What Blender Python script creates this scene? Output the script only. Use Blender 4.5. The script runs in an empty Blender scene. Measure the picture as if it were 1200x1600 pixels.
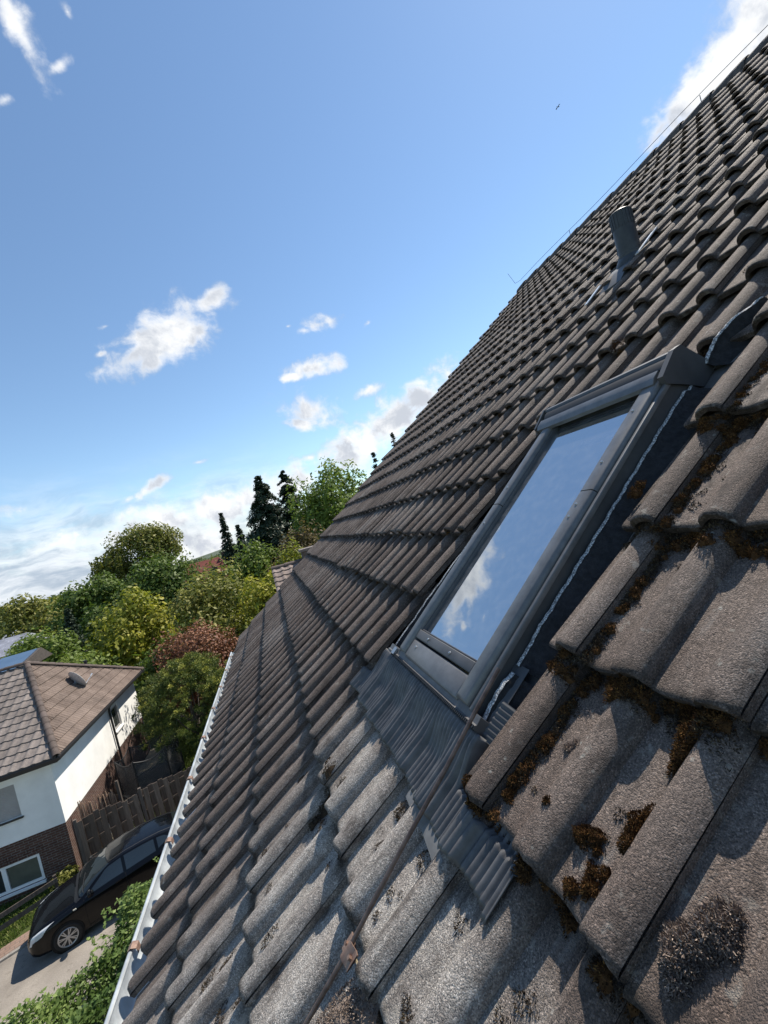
import bpy, math, random
import numpy as np
from mathutils import Matrix, Vector
rad = math.radians
S = bpy.context.scene
COL = S.collection
rng = np.random.default_rng(7)
random.seed(7)

# ------------------------------------------------------------------ camera
H = 8.6
cd = bpy.data.cameras.new('camera'); cam = bpy.data.objects.new('camera', cd); COL.objects.link(cam)
cd.sensor_fit = 'HORIZONTAL'; cd.sensor_width = 36.0; cd.lens = 665.05/1200*36
cd.clip_start = 0.02; cd.clip_end = 9000
cam.matrix_world = Matrix(((0.93137479, 0.2479692, -0.2665564, 0.0),
                           (-0.2593240, -0.0620177, -0.9637971, 0.0),
                           (-0.2555232, 0.9667808, 0.0065426, H), (0, 0, 0, 1)))
S.camera = cam

# ------------------------------------------------------------------ light
SUN_EL, SUN_AZ = rad(53), rad(61)            # azimuth from +Y towards +X
sdir = Vector((math.cos(SUN_EL)*math.sin(SUN_AZ), math.cos(SUN_EL)*math.cos(SUN_AZ), math.sin(SUN_EL)))
sl = bpy.data.lights.new('sun', 'SUN'); sl.energy = 5.0; sl.angle = rad(0.53); sl.color = (1, .925, .81)
so = bpy.data.objects.new('sun', sl); COL.objects.link(so); so.rotation_euler = sdir.to_track_quat('Z', 'Y').to_euler()
so.location = (20, 20, 40)
S.view_settings.view_transform = 'Standard'; S.view_settings.look = 'None'
S.view_settings.gamma = 1; S.view_settings.exposure = 0.50
S.render.resolution_x = 768; S.render.resolution_y = 1024

class NT:
    def __init__(s, nt): s.nt = nt; s.n = nt.nodes; s.l = nt.links
    def node(s, t, **k):
        n = s.n.new(t)
        for a, b in k.items(): setattr(n, a, b)
        return n
    def put(s, inp, v):
        if isinstance(v, bpy.types.NodeSocket): s.l.new(v, inp)
        elif v is not None:
            if inp.type == 'RGBA' and len(v) == 3: v = (*v, 1)
            inp.default_value = v
    def math(s, op, a, b=None, c=None, clamp=False):
        n = s.node('ShaderNodeMath', operation=op, use_clamp=clamp)
        s.put(n.inputs[0], a)
        if b is not None: s.put(n.inputs[1], b)
        if c is not None: s.put(n.inputs[2], c)
        return n.outputs[0]
    def vdot(s, a, b):
        n = s.node('ShaderNodeVectorMath', operation='DOT_PRODUCT'); s.put(n.inputs[0], a); s.put(n.inputs[1], b); return n.outputs['Value']
    def vmul(s, a, b):
        n = s.node('ShaderNodeVectorMath', operation='MULTIPLY'); s.put(n.inputs[0], a); s.put(n.inputs[1], b); return n.outputs[0]
    def vadd(s, a, b):
        n = s.node('ShaderNodeVectorMath', operation='ADD'); s.put(n.inputs[0], a); s.put(n.inputs[1], b); return n.outputs[0]
    def noise(s, vec, scale, detail=4, rough=.55, dist=0):
        n = s.node('ShaderNodeTexNoise'); s.put(n.inputs['Vector'], vec); n.inputs['Scale'].default_value = scale
        n.inputs['Detail'].default_value = detail; n.inputs['Roughness'].default_value = rough; n.inputs['Distortion'].default_value = dist
        return n.outputs['Fac']
    def voro(s, vec, scale, feat='F1', out='Distance', rnd=1):
        n = s.node('ShaderNodeTexVoronoi', feature=feat); s.put(n.inputs['Vector'], vec); n.inputs['Scale'].default_value = scale
        n.inputs['Randomness'].default_value = rnd
        return n.outputs[out]
    def ramp(s, fac, stops, interp='LINEAR'):
        n = s.node('ShaderNodeValToRGB'); n.color_ramp.interpolation = interp; s.put(n.inputs[0], fac)
        e = n.color_ramp.elements
        while len(e) < len(stops): e.new(.5)
        for k, (p, c) in enumerate(stops):
            e[k].position = p; e[k].color = (c, c, c, 1) if isinstance(c, (int, float)) else (*c, 1)
        return n.outputs[0]
    def mix(s, f, a, b, mode='MIX'):
        n = s.node('ShaderNodeMix', data_type='RGBA', blend_type=mode); s.put(n.inputs[0], f); s.put(n.inputs[6], a); s.put(n.inputs[7], b)
        return n.outputs[2]
    def map(s, v, a, b, c=0, d=1, smooth=True):
        n = s.node('ShaderNodeMapRange'); n.interpolation_type = 'SMOOTHSTEP' if smooth else 'LINEAR'
        s.put(n.inputs[0], v); n.inputs[1].default_value = a; n.inputs[2].default_value = b; n.inputs[3].default_value = c; n.inputs[4].default_value = d
        return n.outputs[0]

# ------------------------------------------------------------------ sky with clouds
CL = [
(9.101,-1.029,3.954,9.182,10.075,-18.515,-0.09,0.89,0.44,1.25),
(18.544,-4.106,7.427,19.329,20.476,-36.942,-0,0.87,0.48,1.1),
(27.315,-2.643,15.048,21.641,18.829,-35.976,-0.13,0.91,0.4,1.1),
(18.918,-4.217,-0.433,3.324,19.31,-42.844,0.21,0.89,0.42,1),
(36.193,-4.031,-6.976,-10.887,38.437,-78.691,0.18,0.89,0.41,1),
(16.21,-2.418,-2.013,-2.597,14.859,-38.758,0.18,0.92,0.34,1.1),
(30.438,-4.012,-1.157,0.695,27.98,-78.733,0.14,0.93,0.33,1),
(11.555,-0.63,-4.745,-8.162,7.015,-20.807,0.16,0.95,0.26,1),
(21.077,-0.634,-9.142,-18.802,13.338,-44.272,0.13,0.96,0.23,0.9),
(24.256,-8.564,2.656,11.882,14.332,-62.296,0.29,0.92,0.27,0.9),
(4.488,-1.763,1.84,9.006,1.169,-20.844,0.29,0.94,0.18,1.25),
(21.443,-4.261,-5.492,-7.626,8.282,-36.2,0.23,0.96,0.17,1.1),
(11.926,-6.607,4.83,9.253,1.158,-21.263,0.4,0.89,0.22,1.2),
(18.1,2.365,9.146,25.658,14.756,-54.594,-0.21,0.96,0.16,1),
(30.622,6.735,7.004,14.142,15.754,-76.973,-0.25,0.96,0.15,0.8),
(37.911,3.813,0.508,-0.856,24.679,-121.37,-0.1,0.97,0.2,0.8),
(9.579,1.962,0.324,0.266,1.956,-19.724,-0.2,0.97,0.09,1.2),
(12.169,1.27,-1.864,-3.34,1.654,-20.673,-0.09,0.99,0.09,1.2),
(6.063,-0.104,1.461,5.474,2.188,-22.566,-0.01,1,0.1,1.15),
(8.742,-1.062,1.468,4.627,2.488,-25.755,0.1,0.99,0.11,1),
(7.412,1.216,-1.208,-2.971,0.13,-18.102,-0.16,0.99,0.03,1.2),
(7.428,2.237,-0.32,-1.417,1.494,-22.417,-0.28,0.96,0.08,0.8),
(8.07,3.122,1.196,2.185,6.935,-32.836,-0.38,0.91,0.17,0.55),
(5.836,2.396,-0.022,-0.829,1.83,-21.075,-0.38,0.92,0.09,0.6),
(3.18,14.467,-11.779,-38.599,1.416,-8.682,-0.15,0.64,0.75,0.95),
(-0.184,27.503,-22.547,-57.476,-5.693,-6.476,-0.15,0.63,0.77,0.9),
(5.152,41.474,-33.517,-89.754,2.242,-11.023,-0.08,0.63,0.77,0.7),
(24.985,-6.278,9.556,44.164,77.943,-64.267,-0.11,0.67,0.73,0.75),
(50.768,0.257,13.86,19.553,80.206,-73.106,-0.19,0.69,0.7,0.8),
(5.465,-16.008,4.908,13.463,-1.547,-20.034,0.77,0.41,0.49,1.4),
(7.514,-20.451,3.576,10.428,0.877,-16.895,0.78,0.37,0.5,1.4),
(7.068,-20.468,8.945,16.096,-3.854,-21.538,0.75,0.47,0.47,1.25),
(12.252,-26.143,8.727,18.205,-0.733,-27.754,0.73,0.5,0.47,1.1),
(55.365,3.997,14.708,23.65,60.512,-105.472,-0.18,0.87,0.46,0.75),
(58.28,5.838,16.608,24.192,54.483,-104.046,-0.21,0.89,0.42,0.7),
(44.431,-5.683,-1.728,-1.35,12.377,-75.408,0.13,0.98,0.16,0.9),
(41.793,-25.222,22.197,52.05,17.086,-78.586,0.31,0.86,0.39,0.6),
(72.146,-11.608,-0.684,9.644,68.661,-147.932,0.15,0.89,0.42,0.7)
]
W = bpy.data.worlds.new('World'); S.world = W; W.use_nodes = True
w = NT(W.node_tree); w.n.clear()
sky = w.node('ShaderNodeTexSky', sky_type='NISHITA'); sky.sun_disc = False
sky.sun_elevation = SUN_EL; sky.sun_rotation = SUN_AZ
sky.altitude = 100; sky.air_density = 1.0; sky.dust_density = 0.08; sky.ozone_density = 1.1
geo = w.node('ShaderNodeTexCoord').outputs['Generated']
m = None
for c in CL:
    d1 = w.vdot(geo, c[0:3]); d2 = w.vdot(geo, c[3:6])
    r2 = w.math('MULTIPLY_ADD', d1, d1, w.math('MULTIPLY', d2, d2))
    v = w.math('SUBTRACT', c[9], w.math('SQRT', r2))
    m = v if m is None else w.math('MAXIMUM', m, v)
m = w.math('MAXIMUM', m, -1.0)
wp = w.node('ShaderNodeTexNoise'); w.put(wp.inputs['Vector'], geo); wp.inputs['Scale'].default_value = 9; wp.inputs['Detail'].default_value = 3
warp = w.vadd(geo, w.vmul(w.vadd(wp.outputs['Color'], (-.5, -.5, -.5)), (.05, .05, .05)))
n1 = w.noise(warp, 16, 11, .60)
n2 = w.noise(w.vmul(warp, (1, 1, 2.6)), 7, 6, .6)
dens = w.math('ADD', w.math('MULTIPLY', m, 1.0), w.math('MULTIPLY', w.math('SUBTRACT', n1, .5), 3.3))
mask = w.map(dens, -.10, .95)
# high thin veil low over the horizon
z = w.node('ShaderNodeSeparateXYZ'); w.put(z.inputs[0], geo)
low = w.map(z.outputs[2], .04, .25, 1, 0)
left = w.map(w.vdot(geo, (-.40, .91, 0)), .80, .97, 0, 1)
veil = w.math('MULTIPLY', w.math('MULTIPLY', low, left), w.map(w.math('ADD', n2, w.math('MULTIPLY', low, .22)), .38, .70, 0, .95))
cum = mask; mask = w.math('MAXIMUM', mask, veil)
shade = w.noise(w.vadd(warp, tuple(.02*x for x in sdir)), 12, 7, .6)
inner = w.math('MULTIPLY', w.map(dens, .30, 1.0), w.map(shade, .42, .62, .15, 1))
ccol = w.mix(inner, (0.98, .99, 1.0), (.56, .60, .67))
veilc = w.mix(w.map(w.noise(w.vmul(warp, (1, 1, 4.0)), 9, 7, .62), .38, .66), (.40, .48, .60), (.82, .86, .92))
ccol = w.mix(w.math('MULTIPLY', w.math('SUBTRACT', 1.0, cum), 1.0, clamp=True), ccol, veilc)
bgs = w.node('ShaderNodeBackground'); w.put(bgs.inputs[0], w.mix(1, sky.outputs[0], (.98, 1.07, 1.09), 'MULTIPLY')); bgs.inputs[1].default_value = 0.115
bgc = w.node('ShaderNodeBackground'); w.put(bgc.inputs[0], ccol); bgc.inputs[1].default_value = 0.80
mx = w.node('ShaderNodeMixShader'); w.put(mx.inputs[0], mask); w.l.new(bgs.outputs[0], mx.inputs[1]); w.l.new(bgc.outputs[0], mx.inputs[2])
wo = w.node('ShaderNodeOutputWorld'); w.l.new(mx.outputs[0], wo.inputs[0])

# ------------------------------------------------------------------ materials
def mat(name, col=(.5, .5, .5), rough=.6, metal=0, spec=.5):
    m = bpy.data.materials.new(name); m.use_nodes = True
    t = NT(m.node_tree); b = t.n['Principled BSDF']
    b.inputs['Base Color'].default_value = (*col, 1); b.inputs['Roughness'].default_value = rough
    b.inputs['Metallic'].default_value = metal; b.inputs['Specular IOR Level'].default_value = spec
    m['_'] = 0
    return m, t, b
def coords(t, which='Object'): return t.node('ShaderNodeTexCoord').outputs[which]
def bump(t, b, h, strength=.5, dist=.01):
    n = t.node('ShaderNodeBump'); t.put(n.inputs['Height'], h); n.inputs['Strength'].default_value = strength; n.inputs['Distance'].default_value = dist
    t.l.new(n.outputs[0], b.inputs['Normal']); return n
def rough_mat(name, c1, c2, scale, rough=.8, bs=None, bstr=.3, bd=.01, metal=0, detail=5, r0=.35, r1=.65, spec=.5):
    m, t, b = mat(name, c1, rough, metal, spec); co = coords(t)
    f = t.noise(co, scale, detail, .6)
    t.put(b.inputs['Base Color'], t.mix(t.ramp(f, [(r0, 0), (r1, 1)]), c1, c2))
    if bs: bump(t, b, t.noise(co, bs, 4, .6), bstr, bd)
    return m

CV_, CL_ = -.143, .325
def tile_material():
    m, t, b = mat('concrete_tile', rough=.82, spec=.35); co = coords(t)
    at = t.node('ShaderNodeAttribute', attribute_name='rnd'); rnd = at.outputs['Fac']
    xyz = t.node('ShaderNodeSeparateXYZ'); t.put(xyz.inputs[0], co); X, Y = xyz.outputs[0], xyz.outputs[1]
    big = t.noise(co, 2.2, 5, .6)
    base = t.mix(t.ramp(big, [(.36, 0), (.64, 1)]), (.122, .088, .071), (.205, .165, .141))
    base = t.mix(t.math('MULTIPLY', t.math('POWER', rnd, 1.6), .75), base, (.088, .064, .053))
    base = t.mix(t.ramp(rnd, [(.0, .45), (.16, 0)]), base, (.25, .215, .19))
    # pale rain-washed run below the window's zinc and lead
    u = t.math('MULTIPLY', X, -1)
    pale = t.math('MULTIPLY', t.map(u, .30, .62), t.map(u, 1.15, 1.75, 1, 0))
    pale = t.math('MULTIPLY', pale, t.map(t.math('ADD', Y, t.math('MULTIPLY', t.noise(co, 5, 4), .22)), -.06, -.22))
    pale = t.math('MULTIPLY', pale, t.ramp(t.noise(co, 9, 5, .65), [(.3, .35), (.62, 1)]))
    base = t.mix(pale, base, (.44, .405, .365))
    # a very light coat on everything low on the slope near the eaves
    low = t.math('MULTIPLY', t.map(Y, .1, -1.4), t.map(u, 3.6, .6))
    base = t.mix(t.math('MULTIPLY', low, .25), base, (.25, .215, .195))
    wn = t.node('ShaderNodeTexNoise'); t.put(wn.inputs['Vector'], co); wn.inputs['Scale'].default_value = 40; wv = wn.outputs['Color']
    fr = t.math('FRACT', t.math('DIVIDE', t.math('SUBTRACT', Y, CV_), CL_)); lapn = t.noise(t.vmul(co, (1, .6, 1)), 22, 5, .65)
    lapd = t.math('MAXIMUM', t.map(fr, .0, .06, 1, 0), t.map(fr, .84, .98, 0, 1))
    base = t.mix(t.math('MULTIPLY', lapd, t.map(lapn, .36, .58, .15, .9)), base, (.040, .029, .022))  # dark laps: shade under the lips painted in for contrast, along with mossy dirt
    # grains: small sand pellets, each with its own tone
    vc = t.node('ShaderNodeTexVoronoi', feature='F1'); t.put(vc.inputs['Vector'], co); vc.inputs['Scale'].default_value = 520
    sx = t.node('ShaderNodeSeparateColor'); t.put(sx.inputs[0], vc.outputs['Color'])
    g = t.noise(co, 430, 3, .7)
    gc = t.ramp(sx.outputs[0], [(0, .5), (.5, .92), (.88, 1.25), (1, 1.9)])
    base = t.mix(1, base, gc, 'MULTIPLY')
    base = t.mix(1, base, t.ramp(g, [(.36, .72), (.5, 1.0), (.64, 1.28)]), 'MULTIPLY')
    # lichen blots, dark moss stain in the troughs
    ln = t.noise(co, 26, 5, .7)
    base = t.mix(t.ramp(ln, [(.60, 0), (.68, .6)]), base, (.33, .30, .26))
    vs2 = t.voro(t.vadd(co, t.vmul(wv, (.02, .02, .02))), 34); lsp = t.math('MULTIPLY', t.ramp(vs2, [(.10, .75), (.17, 0)]), t.ramp(t.noise(co, 4, 3), [(.5, 0), (.6, 1)]))
    base = t.mix(lsp, base, (.36, .34, .30))
    st = t.noise(t.vmul(co, (9, 1.1, 1)), 3.5, 5, .65)
    base = t.mix(t.ramp(st, [(.52, 0), (.68, .55)]), base, (.06, .048, .042))
    base = t.mix(t.ramp(st, [(.30, .4), (.42, 0)]), base, (.27, .245, .225))
    dn = t.noise(t.vmul(co, (1, .45, 1)), 13, 6, .7)
    base = t.mix(t.ramp(dn, [(.54, 0), (.66, .85)]), base, (.042, .031, .026))
    t.put(b.inputs['Base Color'], base)
    pit = t.ramp(t.noise(co, 150, 3, .5), [(.60, 1), (.70, 0)])
    h = t.math('ADD', t.math('SUBTRACT', t.math('MULTIPLY', g, 1.2), t.math('MULTIPLY', vc.outputs['Distance'], .5)), t.math('MULTIPLY', t.noise(co, 60, 4, .6), 1.3))
    h = t.math('ADD', h, t.math('MULTIPLY', pit, .5))
    bump(t, b, h, .75, .0035)
    return m

def simple_tile_mat(name, c1, c2, sc=40):
    m, t, b = mat(name, rough=.8, spec=.3); co = coords(t)
    rnd = t.node('ShaderNodeAttribute', attribute_name='rnd').outputs['Fac']
    base = t.mix(rnd, c1, c2)
    base = t.mix(t.ramp(t.noise(co, 1.3, 5, .65), [(.4, 0), (.65, .6)]), base, tuple(.45*x for x in c1))
    base = t.mix(t.ramp(t.noise(co, sc, 4, .7), [(.55, 0), (.7, .5)]), base, tuple(min(1, 1.8*x) for x in c2))
    t.put(b.inputs['Base Color'], base); bump(t, b, t.noise(co, sc*2, 3, .6), .4, .01)
    return m

def leaf_mat(name, dark, mid, light, trans=.32):
    m, t, b = mat(name, rough=.55, spec=.25)
    at = t.node('ShaderNodeAttribute', attribute_name='rnd').outputs['Fac']
    c = t.ramp(at, [(0, dark), (.5, mid), (1, light)])
    t.put(b.inputs['Base Color'], c)
    tr = t.node('ShaderNodeBsdfTranslucent'); t.put(tr.inputs[0], t.mix(.5, c, (min(1, mid[0]*1.3), min(1, mid[1]*1.5), mid[2]*.6)))
    mx = t.node('ShaderNodeMixShader'); mx.inputs[0].default_value = trans
    t.l.new(b.outputs[0], mx.inputs[1]); t.l.new(tr.outputs[0], mx.inputs[2])
    t.l.new(mx.outputs[0], t.n['Material Output'].inputs[0])
    return m

MT = {}
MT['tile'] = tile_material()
MT['under'] = mat('underlay', (.012, .011, .011), .9)[0]
MT['ridge'] = rough_mat('ridge_concrete', (.05, .04, .036), (.12, .10, .09), 20, .85, 90, .6, .01)
MT['grey_alu'] = rough_mat('grey_cladding', (.115, .114, .115), (.16, .158, .158), 26, .42, None, metal=.25)
MT['grey_side'] = rough_mat('grey_side_cladding', (.055, .056, .059), (.08, .081, .084), 12, .5, metal=.1)
MT['black'] = mat('black_rubber', (.012, .012, .013), .6)[0]
MT['foam'] = rough_mat('black_foam', (.012, .012, .014), (.03, .03, .034), 60, .95, 300, .8, .004)
def foam_edge():
    m, t, b = mat('foam_cut_edge', rough=.8); co = coords(t)
    f = t.voro(co, 260)
    t.put(b.inputs['Base Color'], t.ramp(f, [(.25, (.62, .62, .62)), (.65, (.16, .16, .165))]))
    return m
MT['foam_edge'] = foam_edge()
MT['lead'] = rough_mat('grey_apron', (.068, .067, .069), (.125, .122, .122), 22, .5, None, metal=.15)
MT['flap'] = rough_mat('pale_flap', (.11, .11, .11), (.16, .16, .16), 30, .7)
MT['zinc'] = rough_mat('zinc', (.42, .45, .47), (.60, .64, .66), 9, .42, 60, .15, .003, metal=.45, r0=.4, r1=.6)
MT['copper'] = rough_mat('copper_clip', (.17, .10, .075), (.33, .22, .165), 60, .5, metal=.35)
MT['rod'] = rough_mat('weathered_copper_rod', (.085, .055, .045), (.17, .12, .10), 40, .5, 200, .3, .001, metal=.4)
MT['brass'] = rough_mat('bare_brass', (.65, .52, .33), (.8, .7, .5), 80, .35, metal=.7)
MT['vent'] = rough_mat('dark_plastic', (.025, .028, .030), (.045, .048, .05), 20, .5)
MT['white_metal'] = mat('bright_sheet', (.75, .76, .77), .35, .3)[0]
MT['screw'] = mat('screw', (.35, .36, .38), .35, .8)[0]
MT['wood_inner'] = mat('pale_window_lining', (.62, .63, .62), .6)[0]
MT['room'] = mat('dim_room', (.10, .11, .13), .8)[0]
def glass_mat(name, tint=(.78, .86, .9), ior=2.3):
    m, t, b = mat(name)
    gl = t.node('ShaderNodeBsdfGlossy'); gl.inputs['Roughness'].default_value = .012; gl.inputs[0].default_value = (.93, .97, 1, 1)
    n = t.node('ShaderNodeBump'); n.inputs['Strength'].default_value = .02; n.inputs['Distance'].default_value = .02
    t.put(n.inputs['Height'], t.noise(coords(t), 5, 2, .5)); t.l.new(n.outputs[0], gl.inputs['Normal'])
    tr = t.node('ShaderNodeBsdfTransparent'); tr.inputs[0].default_value = (*tint, 1)
    fr = t.node('ShaderNodeFresnel'); fr.inputs[0].default_value = ior
    mx = t.node('ShaderNodeMixShader'); t.l.new(fr.outputs[0], mx.inputs[0]); t.l.new(tr.outputs[0], mx.inputs[1]); t.l.new(gl.outputs[0], mx.inputs[2])
    df = t.node('ShaderNodeBsdfDiffuse'); df.inputs[0].default_value = (.7, .72, .74, 1); m2 = t.node('ShaderNodeMixShader')
    t.put(m2.inputs[0], t.map(t.noise(coords(t), 30, 6, .7), .35, .8, .02, .10)); t.l.new(mx.outputs[0], m2.inputs[1]); t.l.new(df.outputs[0], m2.inputs[2])
    t.l.new(m2.outputs[0], t.n['Material Output'].inputs[0]); return m
MT['glass'] = glass_mat('window_glass', ior=9.0)
MT['moss'] = None
def moss_mat(name, a, b_, c):
    m, t, b = mat(name, rough=.95, spec=.1)
    at = t.node('ShaderNodeAttribute', attribute_name='rnd').outputs['Fac']
    t.put(b.inputs['Base Color'], t.ramp(at, [(0, a), (.55, b_), (1, c)])); return m
MT['moss'] = moss_mat('dry_brown_moss', (.025, .014, .008), (.11, .055, .022), (.30, .165, .055))
MT['moss_grey'] = moss_mat('dry_grey_moss', (.11, .085, .07), (.30, .235, .19), (.52, .43, .36))
MT['moss_dark'] = moss_mat('dark_moss', (.022, .016, .012), (.070, .051, .035), (.19, .15, .09))

# ------------------------------------------------------------------ helpers
class MB:
    """collects vertices and faces, then links them as one mesh object"""
    def __init__(s): s.v = []; s.f = []; s.r = []
    def add(s, vs, fs, r=None):
        o = len(s.v); s.v.extend([tuple(p) for p in vs]); s.f.extend([tuple(i+o for i in f) for f in fs])
        s.r.extend([(random.random() if r is None else r)]*len(fs)); return s
    def box(s, a, b, r=None):
        (x0, y0, z0), (x1, y1, z1) = a, b
        vs = [(x0,y0,z0),(x1,y0,z0),(x1,y1,z0),(x0,y1,z0),(x0,y0,z1),(x1,y0,z1),(x1,y1,z1),(x0,y1,z1)]
        s.add(vs, [(0,3,2,1),(4,5,6,7),(0,1,5,4),(1,2,6,5),(2,3,7,6),(3,0,4,7)], r); return s
    def obox(s, c, ax, ay, az_, r=None):
        c, ax, ay, az_ = map(Vector, (c, ax, ay, az_)); vs = []
        for k in (-1, 1):
            for i, j in ((-1,-1),(1,-1),(1,1),(-1,1)): vs.append(c+ax*i+ay*j+az_*k)
        s.add(vs, [(0,3,2,1),(4,5,6,7),(0,1,5,4),(1,2,6,5),(2,3,7,6),(3,0,4,7)], r); return s
    def tube(s, pts, rs, n=8, cap=True, r=None):
        pts = [Vector(p) for p in pts]; vs = []; fs = []
        if isinstance(rs, (int, float)): rs = [rs]*len(pts)
        up = None
        for i, p in enumerate(pts):
            d = (pts[min(i+1, len(pts)-1)]-pts[max(i-1, 0)]).normalized()
            if up is None:
                up = Vector((0, 0, 1)) if abs(d.z) < .9 else Vector((1, 0, 0))
            a = d.cross(up).normalized(); b = a.cross(d).normalized(); up = b
            for k in range(n):
                t = 2*math.pi*k/n; vs.append(p+(a*math.cos(t)+b*math.sin(t))*rs[i])
        for i in range(len(pts)-1):
            for k in range(n):
                k2 = (k+1) % n; fs.append((i*n+k, i*n+k2, (i+1)*n+k2, (i+1)*n+k))
        if cap: fs.append(tuple(range(n-1, -1, -1))); fs.append(tuple((len(pts)-1)*n+k for k in range(n)))
        s.add(vs, fs, r); return s
    def prism(s, poly, fn, a, b, r=None, cap=True):
        """poly of 2-D points, fn(p, q, t) -> 3-D; extruded from t=a to t=b"""
        n = len(poly); vs = [fn(p, q, a) for p, q in poly]+[fn(p, q, b) for p, q in poly]
        fs = [(i, (i+1) % n, n+(i+1) % n, n+i) for i in range(n)]
        if cap: fs += [tuple(range(n-1, -1, -1)), tuple(range(n, 2*n))]
        s.add(vs, fs, r); return s
    def grid(s, P, r=None, closeu=False):
        """P[i][j] points"""
        a, b = len(P), len(P[0]); vs = [q for row in P for q in row]; fs = []
        for i in range(a-1+(1 if closeu else 0)):
            for j in range(b-1): i2 = (i+1) % a; fs.append((i*b+j, i*b+j+1, i2*b+j+1, i2*b+j))
        s.add(vs, fs, r); return s

ROOTW = {}
def mk(name, v, f, m, parent=None, M=None, smooth=True, rnd=None, kind=None, label=None, sharp=35):
    me = bpy.data.meshes.new(name)
    if isinstance(v, np.ndarray):
        nv, nf = len(v), len(f); k = f.shape[1]
        me.vertices.add(nv); me.vertices.foreach_set('co', v.astype(np.float32).ravel())
        me.loops.add(nf*k); me.loops.foreach_set('vertex_index', f.astype(np.int32).ravel())
        me.polygons.add(nf); me.polygons.foreach_set('loop_start', np.arange(nf, dtype=np.int32)*k)
        me.polygons.foreach_set('loop_total', np.full(nf, k, dtype=np.int32)); me.update(calc_edges=True)
    else: me.from_pydata(v, [], f)
    if rnd is not None:
        a = me.attributes.new('rnd', 'FLOAT', 'FACE'); a.data.foreach_set('value', np.asarray(rnd, dtype=np.float32))
    me.materials.append(m)
    if smooth:
        me.polygons.foreach_set('use_smooth', [True]*len(me.polygons))
        try: me.set_sharp_from_angle(angle=rad(sharp))
        except Exception: pass
    me.update()
    o = bpy.data.objects.new(name, me); COL.objects.link(o)
    M = M or Matrix.Identity(4)
    if parent is not None:
        o.parent = parent; W_ = ROOTW[parent.name].inverted() @ M
        o.matrix_local = W_; ROOTW[o.name] = M
    else: o.matrix_world = M; ROOTW[o.name] = M
    if kind: o['kind'] = kind
    if label: o['label'] = label
    return o
def build(mb, name, m, parent=None, M=None, smooth=True, **k):
    if isinstance(m, str): m = MT[m]
    return mk(name, mb.v, mb.f, m, parent, M, smooth, rnd=mb.r, **k)
def thing(name, label, cat, loc=(0, 0, 0), group=None, rotz=0):
    o = bpy.data.objects.new(name, None); COL.objects.link(o); o.empty_display_size = .3
    M = Matrix.Translation(loc) @ Matrix.Rotation(rotz, 4, 'Z'); o.matrix_world = M; ROOTW[o.name] = M
    o['label'] = label; o['category'] = cat
    if group: o['group'] = group
    return o
def tag(o, label, cat, group=None, kind=None):
    if label: o['label'] = label
    if cat: o['category'] = cat
    if group: o['group'] = group
    if kind: o['kind'] = kind
    return o

# ------------------------------------------------------------------ roof frame: local (-u, v, h)
TH = 0.633297; D0 = 0.63037; cT, sT = math.cos(TH), math.sin(TH)
FX, FZ = sT*D0, H-cT*D0
MR = Matrix(((0, cT, -sT, FX), (-1, 0, 0, 0), (0, sT, cT, FZ), (0, 0, 0, 1)))
def RP(u, v, h): return (-u, v, h)                        # roof-local vertex
def RW(u, v, h): return Vector((FX+cT*v-sT*h, u, FZ+sT*v+cT*h))
CV, CL0, CU, CW = -.143, .325, .408, .30                  # first lap, gauge, first joint, tile width
U_END, U_BEG, K_TOP = 6.77, -2.292, 20

def prof_soft(s):
    s = np.asarray(s, float)
    def roll(c, hw, hgt): x = np.clip(np.abs(s-c)/hw, 0, 1); return hgt*(1-x**2.4)**.9
    return roll(.032, .034, .033)+roll(.174, .037, .033)+.0015*np.cos(2*np.pi*s/.15)
def prof(s):
    s = np.asarray(s, float)
    def roll(c, hw, hgt): x = np.clip(np.abs(s-c)/hw, 0, 1); return hgt*np.sqrt(np.maximum(0, 1-x**2.15))
    return roll(.0300, .0345, .034)+roll(.176, .0355, .034)-.0015*np.sin(np.clip((s-.215)/.085, 0, 1)*np.pi)

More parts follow.
